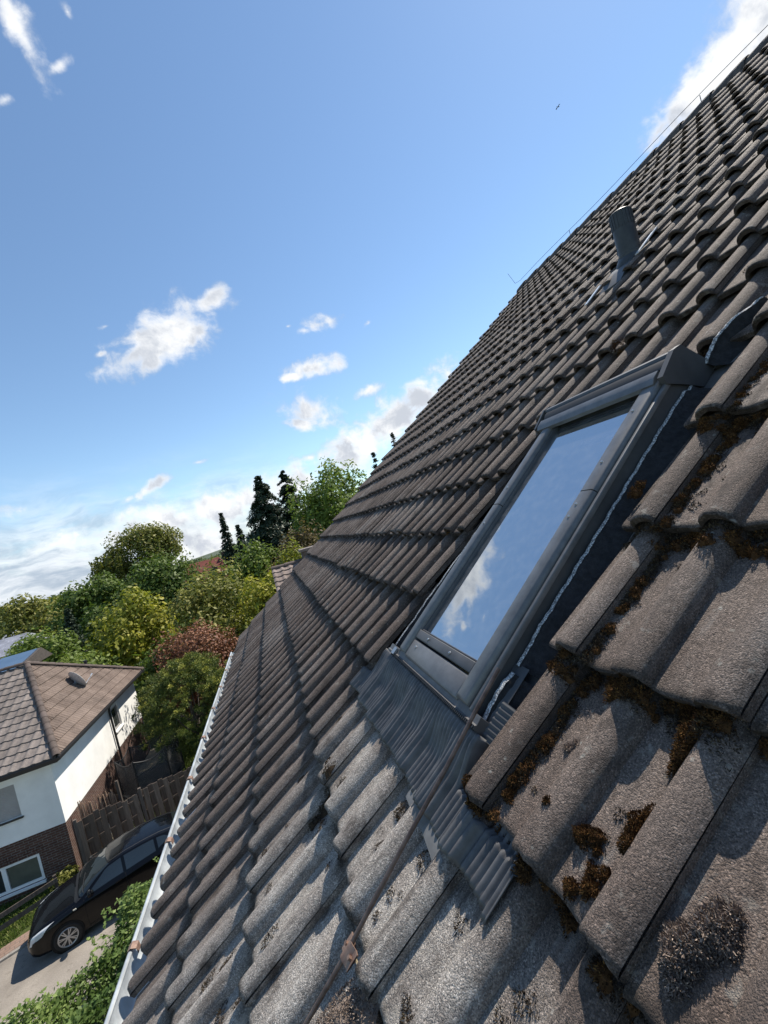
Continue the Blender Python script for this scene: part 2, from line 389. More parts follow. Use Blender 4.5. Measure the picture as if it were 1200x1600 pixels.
house = thing('tiled_house', 'brown concrete-tiled house with a roof window, its slope filling the right of the view', 'house', (4, 2, 0))
_x = np.array([-1, -.97, -.87, -.66, -.35, 0, .35, .66, .87, .97, 1])
ss = np.concatenate([np.maximum(0, .030+.0345*_x[2:]), [.080, .105, .124], .176+.0355*_x, [.23, .255, .28, .2995]])
vv = np.array([0, .004, .012, .10, .20, .30, .405])
roofm = MB()
for k in range(-4, K_TOP):
    v0 = CV+k*CL0+(.055 if k == -4 else 0)
    j0 = int(round((U_BEG-CU)/CW)); j1 = int(math.ceil((U_END-CU)/CW))
    for j in range(j0, j1):
        u0 = CU+j*CW
        if k in (0, 1, 2, 3) and j in (2, 3): continue
        s_ = ss
        if k in (0, 1, 2, 3) and j == 1: s_ = ss[ss <= .085]; s_ = np.append(s_, .1)
        if u0+.3 > U_END+.01: s_ = ss[ss < U_END-u0]
        near = (u0 < 3 and v0 < 2)
        tilt = random.gauss(0, .006); dh = random.gauss(0, .0012); dv = random.gauss(0, .006); tw = random.gauss(0, .008)
        ph = random.uniform(0, 50)
        rows = []; rowsb = []
        for vi, dvv in enumerate(vv):
            v = v0+dvv
            edge = (0.0022*np.sin(s_*90+ph)+.0018*np.sin(s_*233+ph*2)) if vi < 3 else 0
            h = prof(s_)*(1+.04*math.sin(ph)) + .035*(1-dvv/CL0) + dh + (s_-.15)*tilt
            if vi == 0: h = h-.0045
            if vi == 1: h = h-.0012
            uu = u0+s_+(v-v0)*tw
            vvv = v+dv+edge+0*s_
            rows.append([RP(a, b, c) for a, b, c in zip(uu, vvv, h)])
            if vi in (0, 6): rowsb.append([RP(a, b, c-.020) for a, b, c in zip(uu, vvv+(.002 if vi == 0 else 0), h+(.0045 if vi == 0 else 0))])
        r = random.random()
        n = len(s_); b0 = len(rows)
        vs = [p for row in rows+rowsb for p in row]; fs = []
        for i in range(b0-1):
            for q in range(n-1): fs.append((i*n+q+1, i*n+q, (i+1)*n+q, (i+1)*n+q+1))
        B = b0*n; B2 = (b0+1)*n
        for q in range(n-1):
            fs.append((q, q+1, B+q+1, B+q))                       # lap edge
            fs.append((B+q, B+q+1, B2+q+1, B2+q))                 # underside
        for q in (0, n-1):                                         # long sides
            fs.append((B+q, q, (b0-1)*n+q, B2+q) if q == 0 else (q, B+q, B2+q, (b0-1)*n+q))
        roofm.add(vs, fs, r)
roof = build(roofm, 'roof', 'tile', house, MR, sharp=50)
# underlay with an opening for the window, and the far slope
ub = MB()
for (a, b, c, d) in ((U_BEG, .94, -1.45, 6.7), (1.34, U_END-.05, -1.45, 6.7), (.94, 1.34, -1.45, .03), (.94, 1.34, .96, 6.7)):
    ub.add([RP(a, c, -.03), RP(b, c, -.03), RP(b, d, -.03), RP(a, d, -.03)], [(0, 1, 2, 3)])
build(ub, 'roof_underlay', 'under', house, MR, smooth=False)
RV = 6.45                                              # ridge position up the slope
RX, RZ = FX+cT*RV, FZ+sT*RV
bs = MB()
for k in range(21):                                                # the slope that faces away, one lapped sheet per course
    a, b = RV-k*CL0, RV-(k+1)*CL0-.03
    pts = []
    for v, hh in ((a, 0), (b, .03)):
        row = []
        for u in np.arange(U_BEG, U_END+.01, .05):
            x = 2*RX-(FX+cT*v-sT*hh); row.append((x, u, FZ+sT*v+cT*(hh+.012*math.sin(u*2*math.pi/.15))))
        pts.append(row)
    bs.grid(pts)
build(bs, 'rear_roof', simple_tile_mat('rear_tile', (.10, .08, .07), (.16, .13, .12)), house)
# walls
MT['render_white'] = rough_mat('white_render', (.70, .70, .68), (.80, .80, .78), 3, .9, 60, .5, .004)
wm = MB(); xa, xb = -.35, 2*RX+.35
za = 6.95
wm.box((xa, U_BEG+.3, 0), (xb, U_END-.12, za), .5)
gy0, gy1 = U_BEG+.3, U_END-.12
for y in (gy1,):
    wm.add([(xa, y, za), (xb, y, za), (RX, y, RZ-.35), (xa, y-.2, za), (xb, y-.2, za), (RX, y-.2, RZ-.35)], [(0, 1, 2), (5, 4, 3), (0, 2, 5, 3), (1, 4, 5, 2)])
build(wm, 'wall', 'render_white', house, smooth=False)
vb = MB().box((-U_END-.012, -1.46, -.16), (-U_END+.02, 6.55, .01))
MT['dark_board'] = rough_mat('dark_board', (.05, .04, .035), (.09, .075, .065), 12, .8)
build(vb, 'verge_board', 'dark_board', house, MR, smooth=False)
fa = MB().box((-.80, U_BEG, 6.93), (-.77, U_END-.02, 7.13)); build(fa, 'fascia_board', 'dark_board', house, smooth=False)
# ridge caps, each a short half-round
rc = MB(); nC = int((U_END-U_BEG)/.34)
for i in range(nC+1):
    y0 = U_BEG+i*.34; y1 = min(y0+.37, U_END+.02); ring = []
    for y, rr in ((y0, .128), (y0+.02, .132), (y1, .112)):
        ring.append([(RX+rr*math.cos(t)*1.05, y, RZ-.045+rr*math.sin(t)) for t in np.linspace(-.15, math.pi+.15, 11)])
    rc.grid(ring)
build(rc, 'ridge_cap', 'ridge', house)
# gutter
gx, gz, gr = -.862, 7.125, .068
gp = []
yy = np.linspace(U_BEG, U_END, 60)
prof_g = [(gx+gr*math.cos(t), gz+gr*math.sin(t)) for t in np.linspace(0, -math.pi, 15)]
prof_g = [(gx+gr, gz+.03)]+prof_g
bead = [(gx-gr-.008+.009*math.cos(t), gz+.004+.009*math.sin(t)) for t in np.linspace(-.4, 5.4, 9)]
gm = MB()
gm.grid([[(x, y, z+.0015*math.sin(y*3.1)) for x, z in prof_g+bead] for y in yy])
gm.grid([[(x, y, z) for x, z in prof_g] for y in (U_END, U_END+.001)])
gm.add([(gx, U_END, gz)]+[(x, U_END, z) for x, z in prof_g[1:]], [(0, i, i+1) for i in range(1, 15)])
gut = build(gm, 'gutter', 'zinc', house)
for i in range(-6, 9):
    y = 2.05+.635*i
    if y > U_END-.1: break
    b = MB()
    b.grid([[(gx-gr-.014+dx, y+s*.018, gz+dz) for dx, dz in ((-.002, -.02), (-.004, .012), (.01, .020), (.03, .012), (.034, -.012))] for s in (-1, -.3, .3, 1)])
    b.grid([[(gx-gr-.012+dx, y+s*.018, gz+dz) for dx, dz in ((0, -.02), (-.001, .009), (.009, .016), (.028, .009), (.031, -.012))] for s in (-1, 1)])
    build(b, 'gutter_bracket', 'copper', gut)
# seams inside the gutter
for y in (3.6, 5.1, 0.9):
    b = MB(); b.grid([[(gx+(gr-.002)*math.cos(t), y+dy, gz+(gr-.002)*math.sin(t)) for t in np.linspace(-.1, -3.0, 12)] for dy in (0, .02)]); build(b, 'gutter_seam', 'zinc', gut)

# ------------------------------------------------------------------ roof window
U0, U1, V0, V1 = .878, 1.402, -.022, 1.06
def fh(v, o=0): return .070+(v-V0)/(V1-V0)*.038+o                   # frame height grows up the slope
def wbox(mb, ua, ub_, va, vb_, ho0, ho1, bev=.0, be0=None, be1=None):
    """box between heights fh+ho0 and fh+ho1 with softened top edges"""
    b = bev; q0 = b if be0 is None else be0; q1 = b if be1 is None else be1
    rings = [(ua, ub_, va, vb_, ho0), (ua, ub_, va, vb_, ho1-b), (ua+b*.35, ub_-b*.35, va+q0*.35, vb_-q1*.35, ho1-b*.35), (ua+b, ub_-b, va+q0, vb_-q1, ho1)] if b else [(ua, ub_, va, vb_, ho0), (ua, ub_, va, vb_, ho1)]
    vs = []
    for (a, c, d, e, o) in rings: vs += [RP(a, d, fh(d, o)), RP(c, d, fh(d, o)), RP(c, e, fh(e, o)), RP(a, e, fh(e, o))]
    fs = []
    for i in range(len(rings)-1):
        for q in range(4): q2 = (q+1) % 4; fs.append((i*4+q2, i*4+q, i*4+4+q, i*4+4+q2))
    n = (len(rings)-1)*4; fs += [(n+3, n+2, n+1, n), (0, 1, 2, 3)]
    mb.add(vs, fs); return mb
# outer casing down to the roof
fm = MB()
for (a, b, c, d) in ((U0, U0+.035, V0, V1), (U1-.035, U1, V0, V1), (U0+.035, U1-.035, V0, V0+.035), (U0+.035, U1-.035, V1-.05, V1)):
    vs = [RP(a, c, -.01), RP(b, c, -.01), RP(b, d, -.01), RP(a, d, -.01)]+[RP(a, c, fh(c, -.012)), RP(b, c, fh(c, -.012)), RP(b, d, fh(d, -.012)), RP(a, d, fh(d, -.012))]
    fm.add(vs, [(0, 1, 2, 3), (7, 6, 5, 4), (4, 5, 1, 0), (5, 6, 2, 1), (6, 7, 3, 2), (7, 4, 0, 3)])
win = build(fm, 'roof_window', 'grey_side', house, MR, smooth=False)
# ledge along the casing
for ua, ub_ in ((U0-.006, U0+.006), (U1-.006, U1+.006)):
    lg = MB(); wbox(lg, ua, ub_, V0-.004, V1, -.022, -.008, .003); build(lg, 'casing_rail', 'grey_alu', win, MR)
# side covers, two lengths each with a joint
for side in (0, 1):
    for (va, vb_) in ((V0, .583), (.586, V1)):
        c = MB()
        b0, b1 = (.010, .0003) if va < 0 else (.0003, .0003)
        if side == 0: wbox(c, U0+.010, U0+.066, va, vb_, -.030, .004, .010, b0, b1)
        else: wbox(c, U1-.060, U1-.010, va, vb_, -.030, .004, .010, b0, b1)
        build(c, 'side_cover', 'grey_alu', win, MR, sharp=60)
c = MB(); wbox(c, U0+.068, U1-.062, V0-.006, .036, -.034, -.004, .008); build(c, 'bottom_cover', 'grey_alu', win, MR, sharp=60)
c = MB(); wbox(c, U0+.070, U1-.064, .040, .070, -.030, -.003, .003); build(c, 'sash_rail', 'grey_side', win, MR)
c = MB()
wbox(c, U0+.0665, U0+.072, .071, .975, -.045, -.006, .002); wbox(c, U1-.068, U1-.0605, .071, .975, -.050, -.012, .002); wbox(c, U0+.072, U1-.068, .071, .076, -.05, -.010, .001)
build(c, 'glazing_bead', 'grey_side', win, MR)
c = MB(); wbox(c, U0+.068, U1-.062, .965, V1-.03, -.05, -.004, .003); build(c, 'top_sash', 'black', win, MR)
def disc(mb, u, v, h, r, t):
    mb.add([RP(u+r*math.cos(a), v+r*math.sin(a), h) for a in np.linspace(0, 2*math.pi, 9)[:-1]]+[RP(u+r*.7*math.cos(a), v+r*.7*math.sin(a), h+t) for a in np.linspace(0, 2*math.pi, 9)[:-1]],
           [(i, (i+1) % 8, 8+(i+1) % 8, 8+i) for i in range(8)]+[tuple(range(8, 16))])
for (u, v, o) in ((1.24, .055, -.002), (1.08, .055, -.002), (1.29, .015, -.004), (U0+.042, .50, .004), (U0+.042, .68, .004), (U0+.042, .86, .004), (U0+.042, .54, .004), (U1-.042, .66, .004), (U1-.042, .50, .004)):
    c = MB(); disc(c, u, v, fh(v, o), .0045, .003); build(c, 'screw', 'screw', win, MR)
g = MB(); ga, gb, gc_, gd = U0+.067, U1-.061, .068, .968
g.add([RP(ga, gc_, fh(gc_, -.022)), RP(gb, gc_, fh(gc_, -.022)), RP(gb, gd, fh(gd, -.022)), RP(ga, gd, fh(gd, -.022))], [(3, 2, 1, 0)])
build(g, 'glass_pane', 'glass', win, MR, smooth=False)
# inner sash and lining seen through the glass
ins = MB()
for (a, b, c_, d) in ((ga, ga+.035, gc_, gd), (gb-.05, gb, gc_, gd), (ga+.035, gb-.05, gc_, gc_+.03), (ga+.035, gb-.05, gd-.03, gd)): wbox(ins, a, b, c_, d, -.08, -.04, .004)
build(ins, 'inner_sash', 'wood_inner', win, MR)
ln = MB()
for (a, c_, b, d) in ((ga+.01, gc_-.02, gb-.01, gc_-.02), (gb-.012, gc_-.02, gb-.012, gd+.02), (gb-.01, gd+.02, ga+.01, gd+.02), (ga+.012, gd+.02, ga+.012, gc_-.02)):
    ln.add([RP(a, c_, fh(c_, -.081)), RP(b, d, fh(d, -.081)), RP(b, d, -.34), RP(a, c_, -.34)], [(0, 1, 2, 3)])
build(ln, 'window_lining', 'wood_inner', win, MR, smooth=False)
rm = MB()
rm.add([RP(-.1, -1., -2.2), RP(2.4, -1., -2.2), RP(2.4, 1.8, -2.2), RP(-.1, 1.8, -2.2), RP(-.1, -1., -.345), RP(2.4, -1, -.345), RP(2.4, 1.8, -.345), RP(-.1, 1.8, -.345)], [(0, 1, 2, 3), (0, 1, 5, 4), (1, 2, 6, 5), (2, 3, 7, 6), (3, 0, 4, 7)])
for (a, b, c_, d) in ((-.1, ga+.01, -1, 1.8), (gb-.01, 2.4, -1, 1.8), (ga+.01, gb-.01, -1, gc_-.02), (ga+.01, gb-.01, gd+.02, 1.8)):
    rm.add([RP(a, c_, -.342), RP(b, c_, -.342), RP(b, d, -.342), RP(a, d, -.342)], [(0, 1, 2, 3)])
build(rm, 'room_shell', 'room', win, MR, smooth=False)
# hood over the top
hd = MB()
hp = [(.945, .098), (.943, .112), (.958, .121), (.985, .123), (.990, .105), (.985, .09)]
hd.prism(hp, lambda v, h, u: RP(u, v, h), U0+.018, U1+.01)
hood = build(hd, 'hood_front', 'grey_alu', win, MR, sharp=30)
hd = MB(); hd.prism([(.9915, .07), (.9915, .118), (1.012, .126), (1.03, .126), (1.03, .07)], lambda v, h, u: RP(u, v, h), U0+.012, U1+.004); build(hd, 'hood_channel', 'black', win, MR)
hd = MB(); hd.prism([(1.031, .05), (1.031, .126), (1.038, .131), (1.052, .128), (1.095, .04), (1.095, .02)], lambda v, h, u: RP(u, v, h), U0+.008, U1+.02); build(hd, 'hood_top', 'grey_side', win, MR, sharp=30)
hd = MB(); hd.prism([(.948, .094), (.952, .118), (1.04, .134), (1.068, .126), (1.112, .0), (1.03, -.002), (.985, .055)], lambda v, h, u: RP(u, v, h), U0-.010, U0+.007); build(hd, 'hood_end_cap', 'grey_side', win, MR, smooth=False)
hd = MB(); hd.prism([(.948, .094), (.952, .118), (1.04, .134), (1.068, .126), (1.112, .0), (1.03, -.002), (.985, .055)], lambda v, h, u: RP(u, v, h), U1+.021, U1+.032); build(hd, 'hood_end_cap', 'grey_side', win, MR, smooth=False)
# flashing sheets: top tray and side trays
fl = MB()
fl.add([RP(.80, 1.09, .004), RP(1.50, 1.09, .004), RP(1.50, 1.42, .002), RP(.80, 1.42, .002)], [(0, 1, 2, 3)])
fl.add([RP(.83, 1.16, .006), RP(1.45, 1.16, .006), RP(1.45, 1.17, .02), RP(.83, 1.17, .02), RP(1.45, 1.18, .006), RP(.83, 1.18, .006)], [(0, 1, 2, 3), (3, 2, 4, 5)])
for a, b in ((.80, U0+.0), (U1, 1.56)): fl.add([RP(a, -.06, -.004), RP(b, -.06, -.004), RP(b, 1.12, -.004), RP(a, 1.12, -.004)], [(0, 1, 2, 3)])
build(fl, 'tray_flashing', 'grey_alu', win, MR, smooth=False)
# foam strips along both sides and at the top corner
def foam(path, name):
    b = MB(); t = MB()
    P = []; Q = []
    for i, (u, v, h, w_, uo) in enumerate(path):
        dh = .0012*math.sin(i*1.1)+.0010*math.sin(i*2.9)
        P.append([RP(u+.004, v, -.003), RP(u+w_*.5, v, h+dh), RP(u-w_*.5, v, h+dh-.001), RP(u-w_*.5-.008, v, (h+dh)*.55), RP(uo, v, -.006)])
        Q.append([RP(u+w_*.5+.001, v, h+dh+.0012), RP(u, v, h+dh+.0025+random.uniform(-.0008, .0008)), RP(u-w_*.5-.001, v, h+dh)])
    b.grid(P); t.grid(Q)
    o = build(b, name, 'foam', win, MR, sharp=60); build(t, 'foam_cut_edge', 'foam_edge', win, MR) if False else None
    e = mk('cut_edge', t.v, t.f, MT['foam_edge'], win, MR, True, rnd=t.r)
path = []
for i, v in enumerate(np.linspace(.115, 1.0, 60)):
    h = .040-.006*(1-v)+.006*math.exp(-((v-.13)/.05)**2)*-1
    path.append((.866-.004*math.sin(v*5), v, h if v < .985 else .03, .0085, .808))
foam(path, 'foam_strip')
foam([(.858-.004*i/9, -.035+.0145*i, .028+.014*math.sin(i/9*2.6), .011, .812) for i in range(10)], 'foam_strip')
foam([(.868-.09*t**1.6, 1.085+.17*t, .03+.035*math.sin(min(1, t*1.1)*2.2), .010, .80-.04*t) for t in np.linspace(0, 1, 20)], 'foam_strip')
foam([(1.535+.004*math.sin(v*9), v, .03, .006, 1.60) for v in np.linspace(-.02, 1.1, 40)], 'foam_strip')

# apron below: closely ribbed flexible sheet draped over the rolls
def tile_top(u, v):
    u = np.asarray(u, float); s = np.mod(u-CU, CW); k = math.floor((v-CV)/CL0); d = v-(CV+k*CL0)
    return prof_soft(s)+.035*(1-d/CL0)
us = np.arange(.585, 1.64, .00165); ap = []; apn = 26
for i in range(apn):
    t = i/(apn-1)
    wob = .004*np.sin(us*13)+.003*np.sin(us*37+1)
    vend = -.243+wob; vtop = -.052
    v = vtop+(vend-vtop)*t
    hbase = np.array([tile_top(u, min(-.149, vq)) for u, vq in zip(us, np.minimum(v, -.149))])
    amp = min(1, max(0, (t-.10)/.50)); amp = amp*amp*(3-2*amp)
    h = (1-amp)*(.047-.010*t-.018*np.clip((us-1.46)/.1, 0, 1))+amp*(hbase*.66+.0205)
    h = np.where((us < .825) & (v > -.158), np.minimum(h, .012), h)          # tucked under the cut tiles
    h = np.where((us > 1.602) & (v > -.158), np.minimum(h, .012), h)
    ribamp = .0042*min(1, (t+.03)/.12)*min(1, (1.04-t)/.06)
    h = h+ribamp*(np.abs(np.sin(us*math.pi/.0165))*2-1)+.0010*np.sin(us*21+t*5)
    ap.append([RP(a, b, c) for a, b, c in zip(us, v, h)])
am = MB(); am.grid(ap)
apron = build(am, 'apron', 'lead', win, MR, sharp=80)
sm = apron.modifiers.new('thickness', 'SOLIDIFY'); sm.thickness = .002; sm.offset = -1
hb = MB()
hb.prism([(-.052, .048), (-.050, .058), (-.044, .060), (-.040, .056), (-.022, .058), (-.022, .03), (-.052, .03)], lambda v, h, u: RP(u, v, h), .835, 1.50)
build(hb, 'apron_flange', 'lead', win, MR)
bd = MB()
for u in np.arange(.84, 1.46, .0078): bd.obox(RP(u, -.047, .0595), (.0022, 0, 0), (0, .0035, 0), (0, 0, .0018))
build(bd, 'flange_teeth', 'black', win, MR, smooth=False)
cl_ = MB().obox(RP(1.43, -.037, .062), (.012, 0, 0), (0, .012, 0), (0, 0, .004)); build(cl_, 'retaining_clip', 'screw', win, MR, smooth=False)
# side pleats at the lower right corner
pl = MB(); Pp = []
for i, v in enumerate(np.arange(-.055, .035, .0015)): Pp.append([RP(.835-.035*t, v, .034-.028*t+.0012*math.sin(v*2*math.pi/.012)) for t in (0, .33, .66, 1)])
pl.grid(Pp); build(pl, 'corner_pleats', 'grey_side', win, MR)
cf = MB().add([RP(U0-.002, V0-.02, .05), RP(U0-.002, .12, .035), RP(.835, .12, .012), RP(.832, -.045, .036)], [(0, 1, 2, 3)])
cf = MB(); cf.grid([[RP(U0-.003, v, .030), RP(.862, v, .028+.012*math.sin((v+.05)*20)), RP(.832, v, .022)] for v in np.linspace(-.05, .12, 8)]); build(cf, 'corner_flashing', 'grey_side', win, MR)
# loose pale strip hanging out under the apron
fp = MB(); rowsf = []
for t in np.linspace(0, 1, 26):
    u = .96-.23*t; vc = -.256-.003*math.sin(t*5)-.020*max(0, t-.5)*2
    hh = max(float(tile_top(u, vc)), .024)*.8+.0075
    w5 = .010+.005*t
    rowsf.append([RP(u, vc+.02, hh-.001), RP(u, vc, hh), RP(u+.001, vc-w5, hh-.001)])
fp.grid(rowsf); build(fp, 'loose_strip', 'flap', win, MR)

# vent pipe
vp = MB()
bx = Vector((2.50, 2.03, 9.62)); rings = []
def ring(c, r, n=24, tilt=0): return [(c[0]+r*math.cos(a), c[1]+r*math.sin(a), c[2]+tilt*math.cos(a)*r) for a in np.linspace(0, 2*math.pi, n+1)]
vp.grid([ring((bx.x, bx.y, z), r) for z, r in ((9.70, .070), (9.725, .071), (9.73, .062), (9.985, .062), (9.99, .055), (9.99, .001))])
for k in range(20):
    a = 2*math.pi*k/20
    vp.obox((bx.x+.0615*math.cos(a), bx.y+.0615*math.sin(a), 9.935), (.003*math.cos(a), .003*math.sin(a), 0), (-.0035*math.sin(a), .0035*math.cos(a), 0), (0, 0, .045))
vent = build(vp, 'vent_pipe', 'vent', house)
vs_ = MB(); vs_.grid([ring((bx.x+.0-.02*max(0, (9.62-z)), bx.y, z), r) for z, r in ((9.42, .07), (9.50, .088), (9.56, .099), (9.62, .101), (9.67, .094), (9.705, .078), (9.72, .061))]); build(vs_, 'swivel_base', 'vent', vent)
vs2 = MB(); Bv = 2.53; Bu = 2.03
vs2.prism([(Bv-.16, -.01), (Bv-.14, .04), (Bv-.03, .06), (Bv+.06, .06), (Bv+.14, .03), (Bv+.14, -.01)], lambda v, h, u: RP(u, v, h), Bu-.085, Bu+.085); build(vs2, 'base_shell', 'vent', vent, MR)
for uu_, vv_, hl_ in ((Bu-.105, Bv+.17, .12), (Bu+.13, Bv-.12, .09)):
    vs3 = MB(); vs3.obox(RP(uu_, vv_, .06), (.011, 0, 0), (0, hl_, 0), (0, 0, .003)); build(vs3, 'bright_flashing', 'white_metal', vent, MR, smooth=False)

# lightning conductor
rd = MB(); rd.tube([RP(.800, .078, .107), RP(.802, .0, .100), RP(.797, -.15, .088), RP(.797, -.30, .078), RP(.790, -.48, .0655), RP(.788, -.60, .061), RP(.80, -.85, .062), RP(.81, -1.2, .062), RP(.81, -1.52, .06)], .0043, 10)
rod = build(rd, 'conductor_rod', 'rod', house, MR)
k_ = MB(); cu, cv_, ch = .790, -.478, .0655
def plate(mb, v, du, thick=.0014):
    pts = []
    for s in np.linspace(-1, 1, 15):
        hump = .0070*max(0, math.cos(s*2.6))**1.0 if abs(s) < .6 else 0
        pts.append((s*.023, hump*1.2))
    P = [[RP(cu+a, v-.015, ch-.003+b), RP(cu+a, v+.015, ch-.003+b)] for a, b in pts]
    mb.grid(P); mb.grid([[RP(cu+a, v-.015, ch-.005+b), RP(cu+a, v+.015, ch-.005+b)] for a, b in pts])
    mb.grid([[RP(cu+a, v-.015, ch-.003+b), RP(cu+a, v-.015, ch-.005+b)] for a, b in pts]); mb.grid([[RP(cu+a, v+.015, ch-.003+b), RP(cu+a, v+.015, ch-.005+b)] for a, b in pts])
plate(k_, cv_, 0)
k_.grid([[RP(cu+a, cv_-.015, ch-.006), RP(cu+a, cv_+.015, ch-.006)] for a in (-.023, 0, .023)])
k_.tube([RP(cu+.014, cv_, ch-.012), RP(cu+.014, cv_, ch+.003)], .004, 6); k_.tube([RP(cu-.014, cv_, ch-.012), RP(cu-.014, cv_, ch+.003)], .004, 6)
build(k_, 'clamp', 'copper', rod, MR, sharp=25)
k2 = MB().obox(RP(cu-.03, cv_-.002, .050), (.0022, .0, 0), (0.0, .006, 0), (0, 0, .016)); k2 = MB(); k2.tube([RP(cu-.006, cv_+.004, ch-.008), RP(cu-.030, cv_+.004, .05), RP(cu-.036, cv_+.05, .038)], .0028, 5); build(k2, 'holder_stem', 'brass', rod, MR, smooth=False)
# ridge wire on small holders, its end turned up past the gable
wr = MB(); wy = list(np.arange(U_BEG, 6.6, .45))+[6.75]
wr.tube([(RX+.0, y, 12.085+.012*math.sin(y*2.3)) for y in wy]+[(RX, 6.9, 12.12), (RX-.05, 6.97, 12.36)], .003, 6)
wire = build(wr, 'ridge_wire', 'vent', house)
for y in (-1.4, .6, 3.3, 5.4): b = MB(); b.tube([(RX, y, RZ+.07), (RX, y, 12.085)], .004, 5); build(b, 'wire_holder', 'vent', wire)

# ------------------------------------------------------------------ moss
def tufts(centres, n, ru, rv, rh, size, mound=True):
    """many small blades over mounds; centres list of (u, v, h, scale)"""
    V = []; F = []; R_ = []; o = 0; rh = rh*1.6; ru = ru*1.25; rv = rv*1.25; n = int(n*1.5)
    for (u, v, h, sc) in centres:
        m_ = max(6, int(n*sc*sc)); th = rng.uniform(0, 2*np.pi, m_); rr = np.sqrt(rng.uniform(0, 1, m_))
        lob = 1+.25*np.sin(th*3+u*50)+.15*np.sin(th*5+v*90)
        x = u+ru*sc*rr*np.cos(th)*lob; y = v+rv*sc*rr*np.sin(th)*lob; z = h+rh*sc*(1-rr**2)*rng.uniform(.5, 1.1, m_)-size*.6
        d = np.stack([np.cos(th)*rr, np.sin(th)*rr, .55+.5*rng.random(m_)], 1)+rng.normal(0, .45, (m_, 3)); d /= np.linalg.norm(d, axis=1)[:, None]
        if mound and sc > .45 and u < 1.5 and v < 1.5:
            A_ = np.linspace(0, 2*np.pi, 11)[:-1]; rg = np.array([1.0, .8, .5, .02]); lb = 1+.22*np.sin(A_*3+u*50)+.14*np.sin(A_*5+v*90)
            gx_ = u+np.outer(rg, np.cos(A_)*lb)*ru*sc*.85; gy_ = v+np.outer(rg, np.sin(A_)*lb)*rv*sc*.85; gz_ = h-.002+(1-rg[:, None]**2)*rh*sc*.62+rng.normal(0, .0008, (4, 10))
            V.append(np.stack([-gx_, gy_, gz_], 2).reshape(-1, 3)); q_ = []
            for i_ in range(3):
                for j_ in range(10): q_.append((i_*10+j_, i_*10+(j_+1) % 10, (i_+1)*10+(j_+1) % 10, (i_+1)*10+j_))
            F.append(np.array(q_)+o); o += 40; R_.append(np.clip(.3+rng.normal(0, .1, 30), 0, 1))
        a = np.cross(d, rng.normal(0, 1, (m_, 3))); a /= np.linalg.norm(a, axis=1)[:, None]
        L = size*rng.uniform(.6, 1.5, m_)[:, None]; wd = size*.24
        P0 = np.stack([-x, y, z], 1); dd = d*[-1, 1, 1]
        b2 = np.cross(dd, a); 
        quad = np.stack([P0-a*wd, P0+a*wd, P0+dd*L*.7+a*wd*.9, P0+dd*L, ], 1)
        V.append(quad.reshape(-1, 3)); F.append((np.arange(m_*4).reshape(-1, 4)+o)); o += m_*4
        quad = np.stack([P0-b2*wd, P0+b2*wd, P0+dd*L*.7+b2*wd*.9, P0+dd*L, ], 1)
        V.append(quad.reshape(-1, 3)); F.append((np.arange(m_*4).reshape(-1, 4)+o)); o += m_*4
        r = np.clip(.25+.5*(1-rr)*rng.random(m_)+rng.normal(0, .22, m_)+.15*rng.random(), 0, 1); R_ += [r, r]
    return np.concatenate(V), np.concatenate(F), np.concatenate(R_)
def clump(name, label, cs, n, size, m, ru=.03, rv=.03, rh=.014, group=None):
    v, f, r = tufts(cs, n, ru, rv, rh, size)
    cen = np.array([-cs[0][0], cs[0][1], cs[0][2]]); o = mk(name, v-cen, f, MT[m], None, MR @ Matrix.Translation(cen), False, rnd=r)
    return tag(o, label, 'moss', group)
G = 'moss cushions on the near tiles'
def at(u, v): return float(tile_top(u, v))
clump('moss_cushion', 'large grey-brown dried moss cushion lying on the bare grey tile at the lower right', [(u_-.006, v_, at(u_-.006, v_)-.003, q_*.92) for u_, v_, q_ in ((.378, -.066, 1.1), (.372, -.046, 1.1), (.366, -.030, 1.), (.384, -.086, 1.1), (.377, -.102, .7), (.358, -.042, .8), (.390, -.072, .9), (.362, -.014, .6))], 1100, .0036, 'moss_grey', .016, .018, .013)
def at(u, v): return float(tile_top(u, v))
def CC(lst): return [(u, v, at(u, v)-.002, s) for u, v, s in lst]
clump('moss_cushion', 'rust-brown moss pair low in the trough of the nearest big tile', CC([(.492, -.100, 1.), (.500, -.083, .8), (.512, -.118, .9), (.484, -.075, .7)]), 500, .003, 'moss', .012, .012, .010, G)
clump('moss_cushion', 'rust-brown moss heap beside the wide roll of the nearest big tile', CC([(.482, .0, 1.1), (.474, .018, .9), (.468, -.024, 1.0), (.472, -.008, .8)]), 500, .003, 'moss', .013, .013, .012, G)
clump('moss_cushion', 'round rust-brown moss ball beside the trough of the nearest tile', CC([(.538, -.058, 1.0), (.520, -.048, .9), (.510, -.060, .6)]), 500, .003, 'moss', .013, .012, .011, G)
clump('moss_cushion', 'dark orange moss heap just under the lap of the second tile course', CC([(.472, .135, 1.3), (.470, .112, 1.), (.474, .092, .9), (.488, .15, .9)]), 550, .003, 'moss', .015, .016, .016, G)
clump('moss_cushion', 'rusty moss knot on the corner where the cut tile meets the grey apron', [(.765, -.128, .045, 1.1), (.755, -.140, .035, .9), (.735, -.146, .022, .9)], 450, .003, 'moss', .012, .012, .014, G)
clump('moss_cushion', 'small brown moss ball near the cut tile edge close to the apron', CC([(.690, -.095, .9), (.70, -.08, .6)]), 400, .003, 'moss', .011, .011, .010, G)
clump('moss_cushion', 'single brown moss button high on the narrow roll of the nearest big tile', CC([(.590, -.055, .55)]), 400, .003, 'moss', .011, .011, .008, G)
clump('moss_cushion', 'pale grey lichen-covered lump in the trough below the second tile course', CC([(.648, .03, .7), (.642, .045, .5)]), 300, .003, 'moss_grey', .012, .012, .008, G)
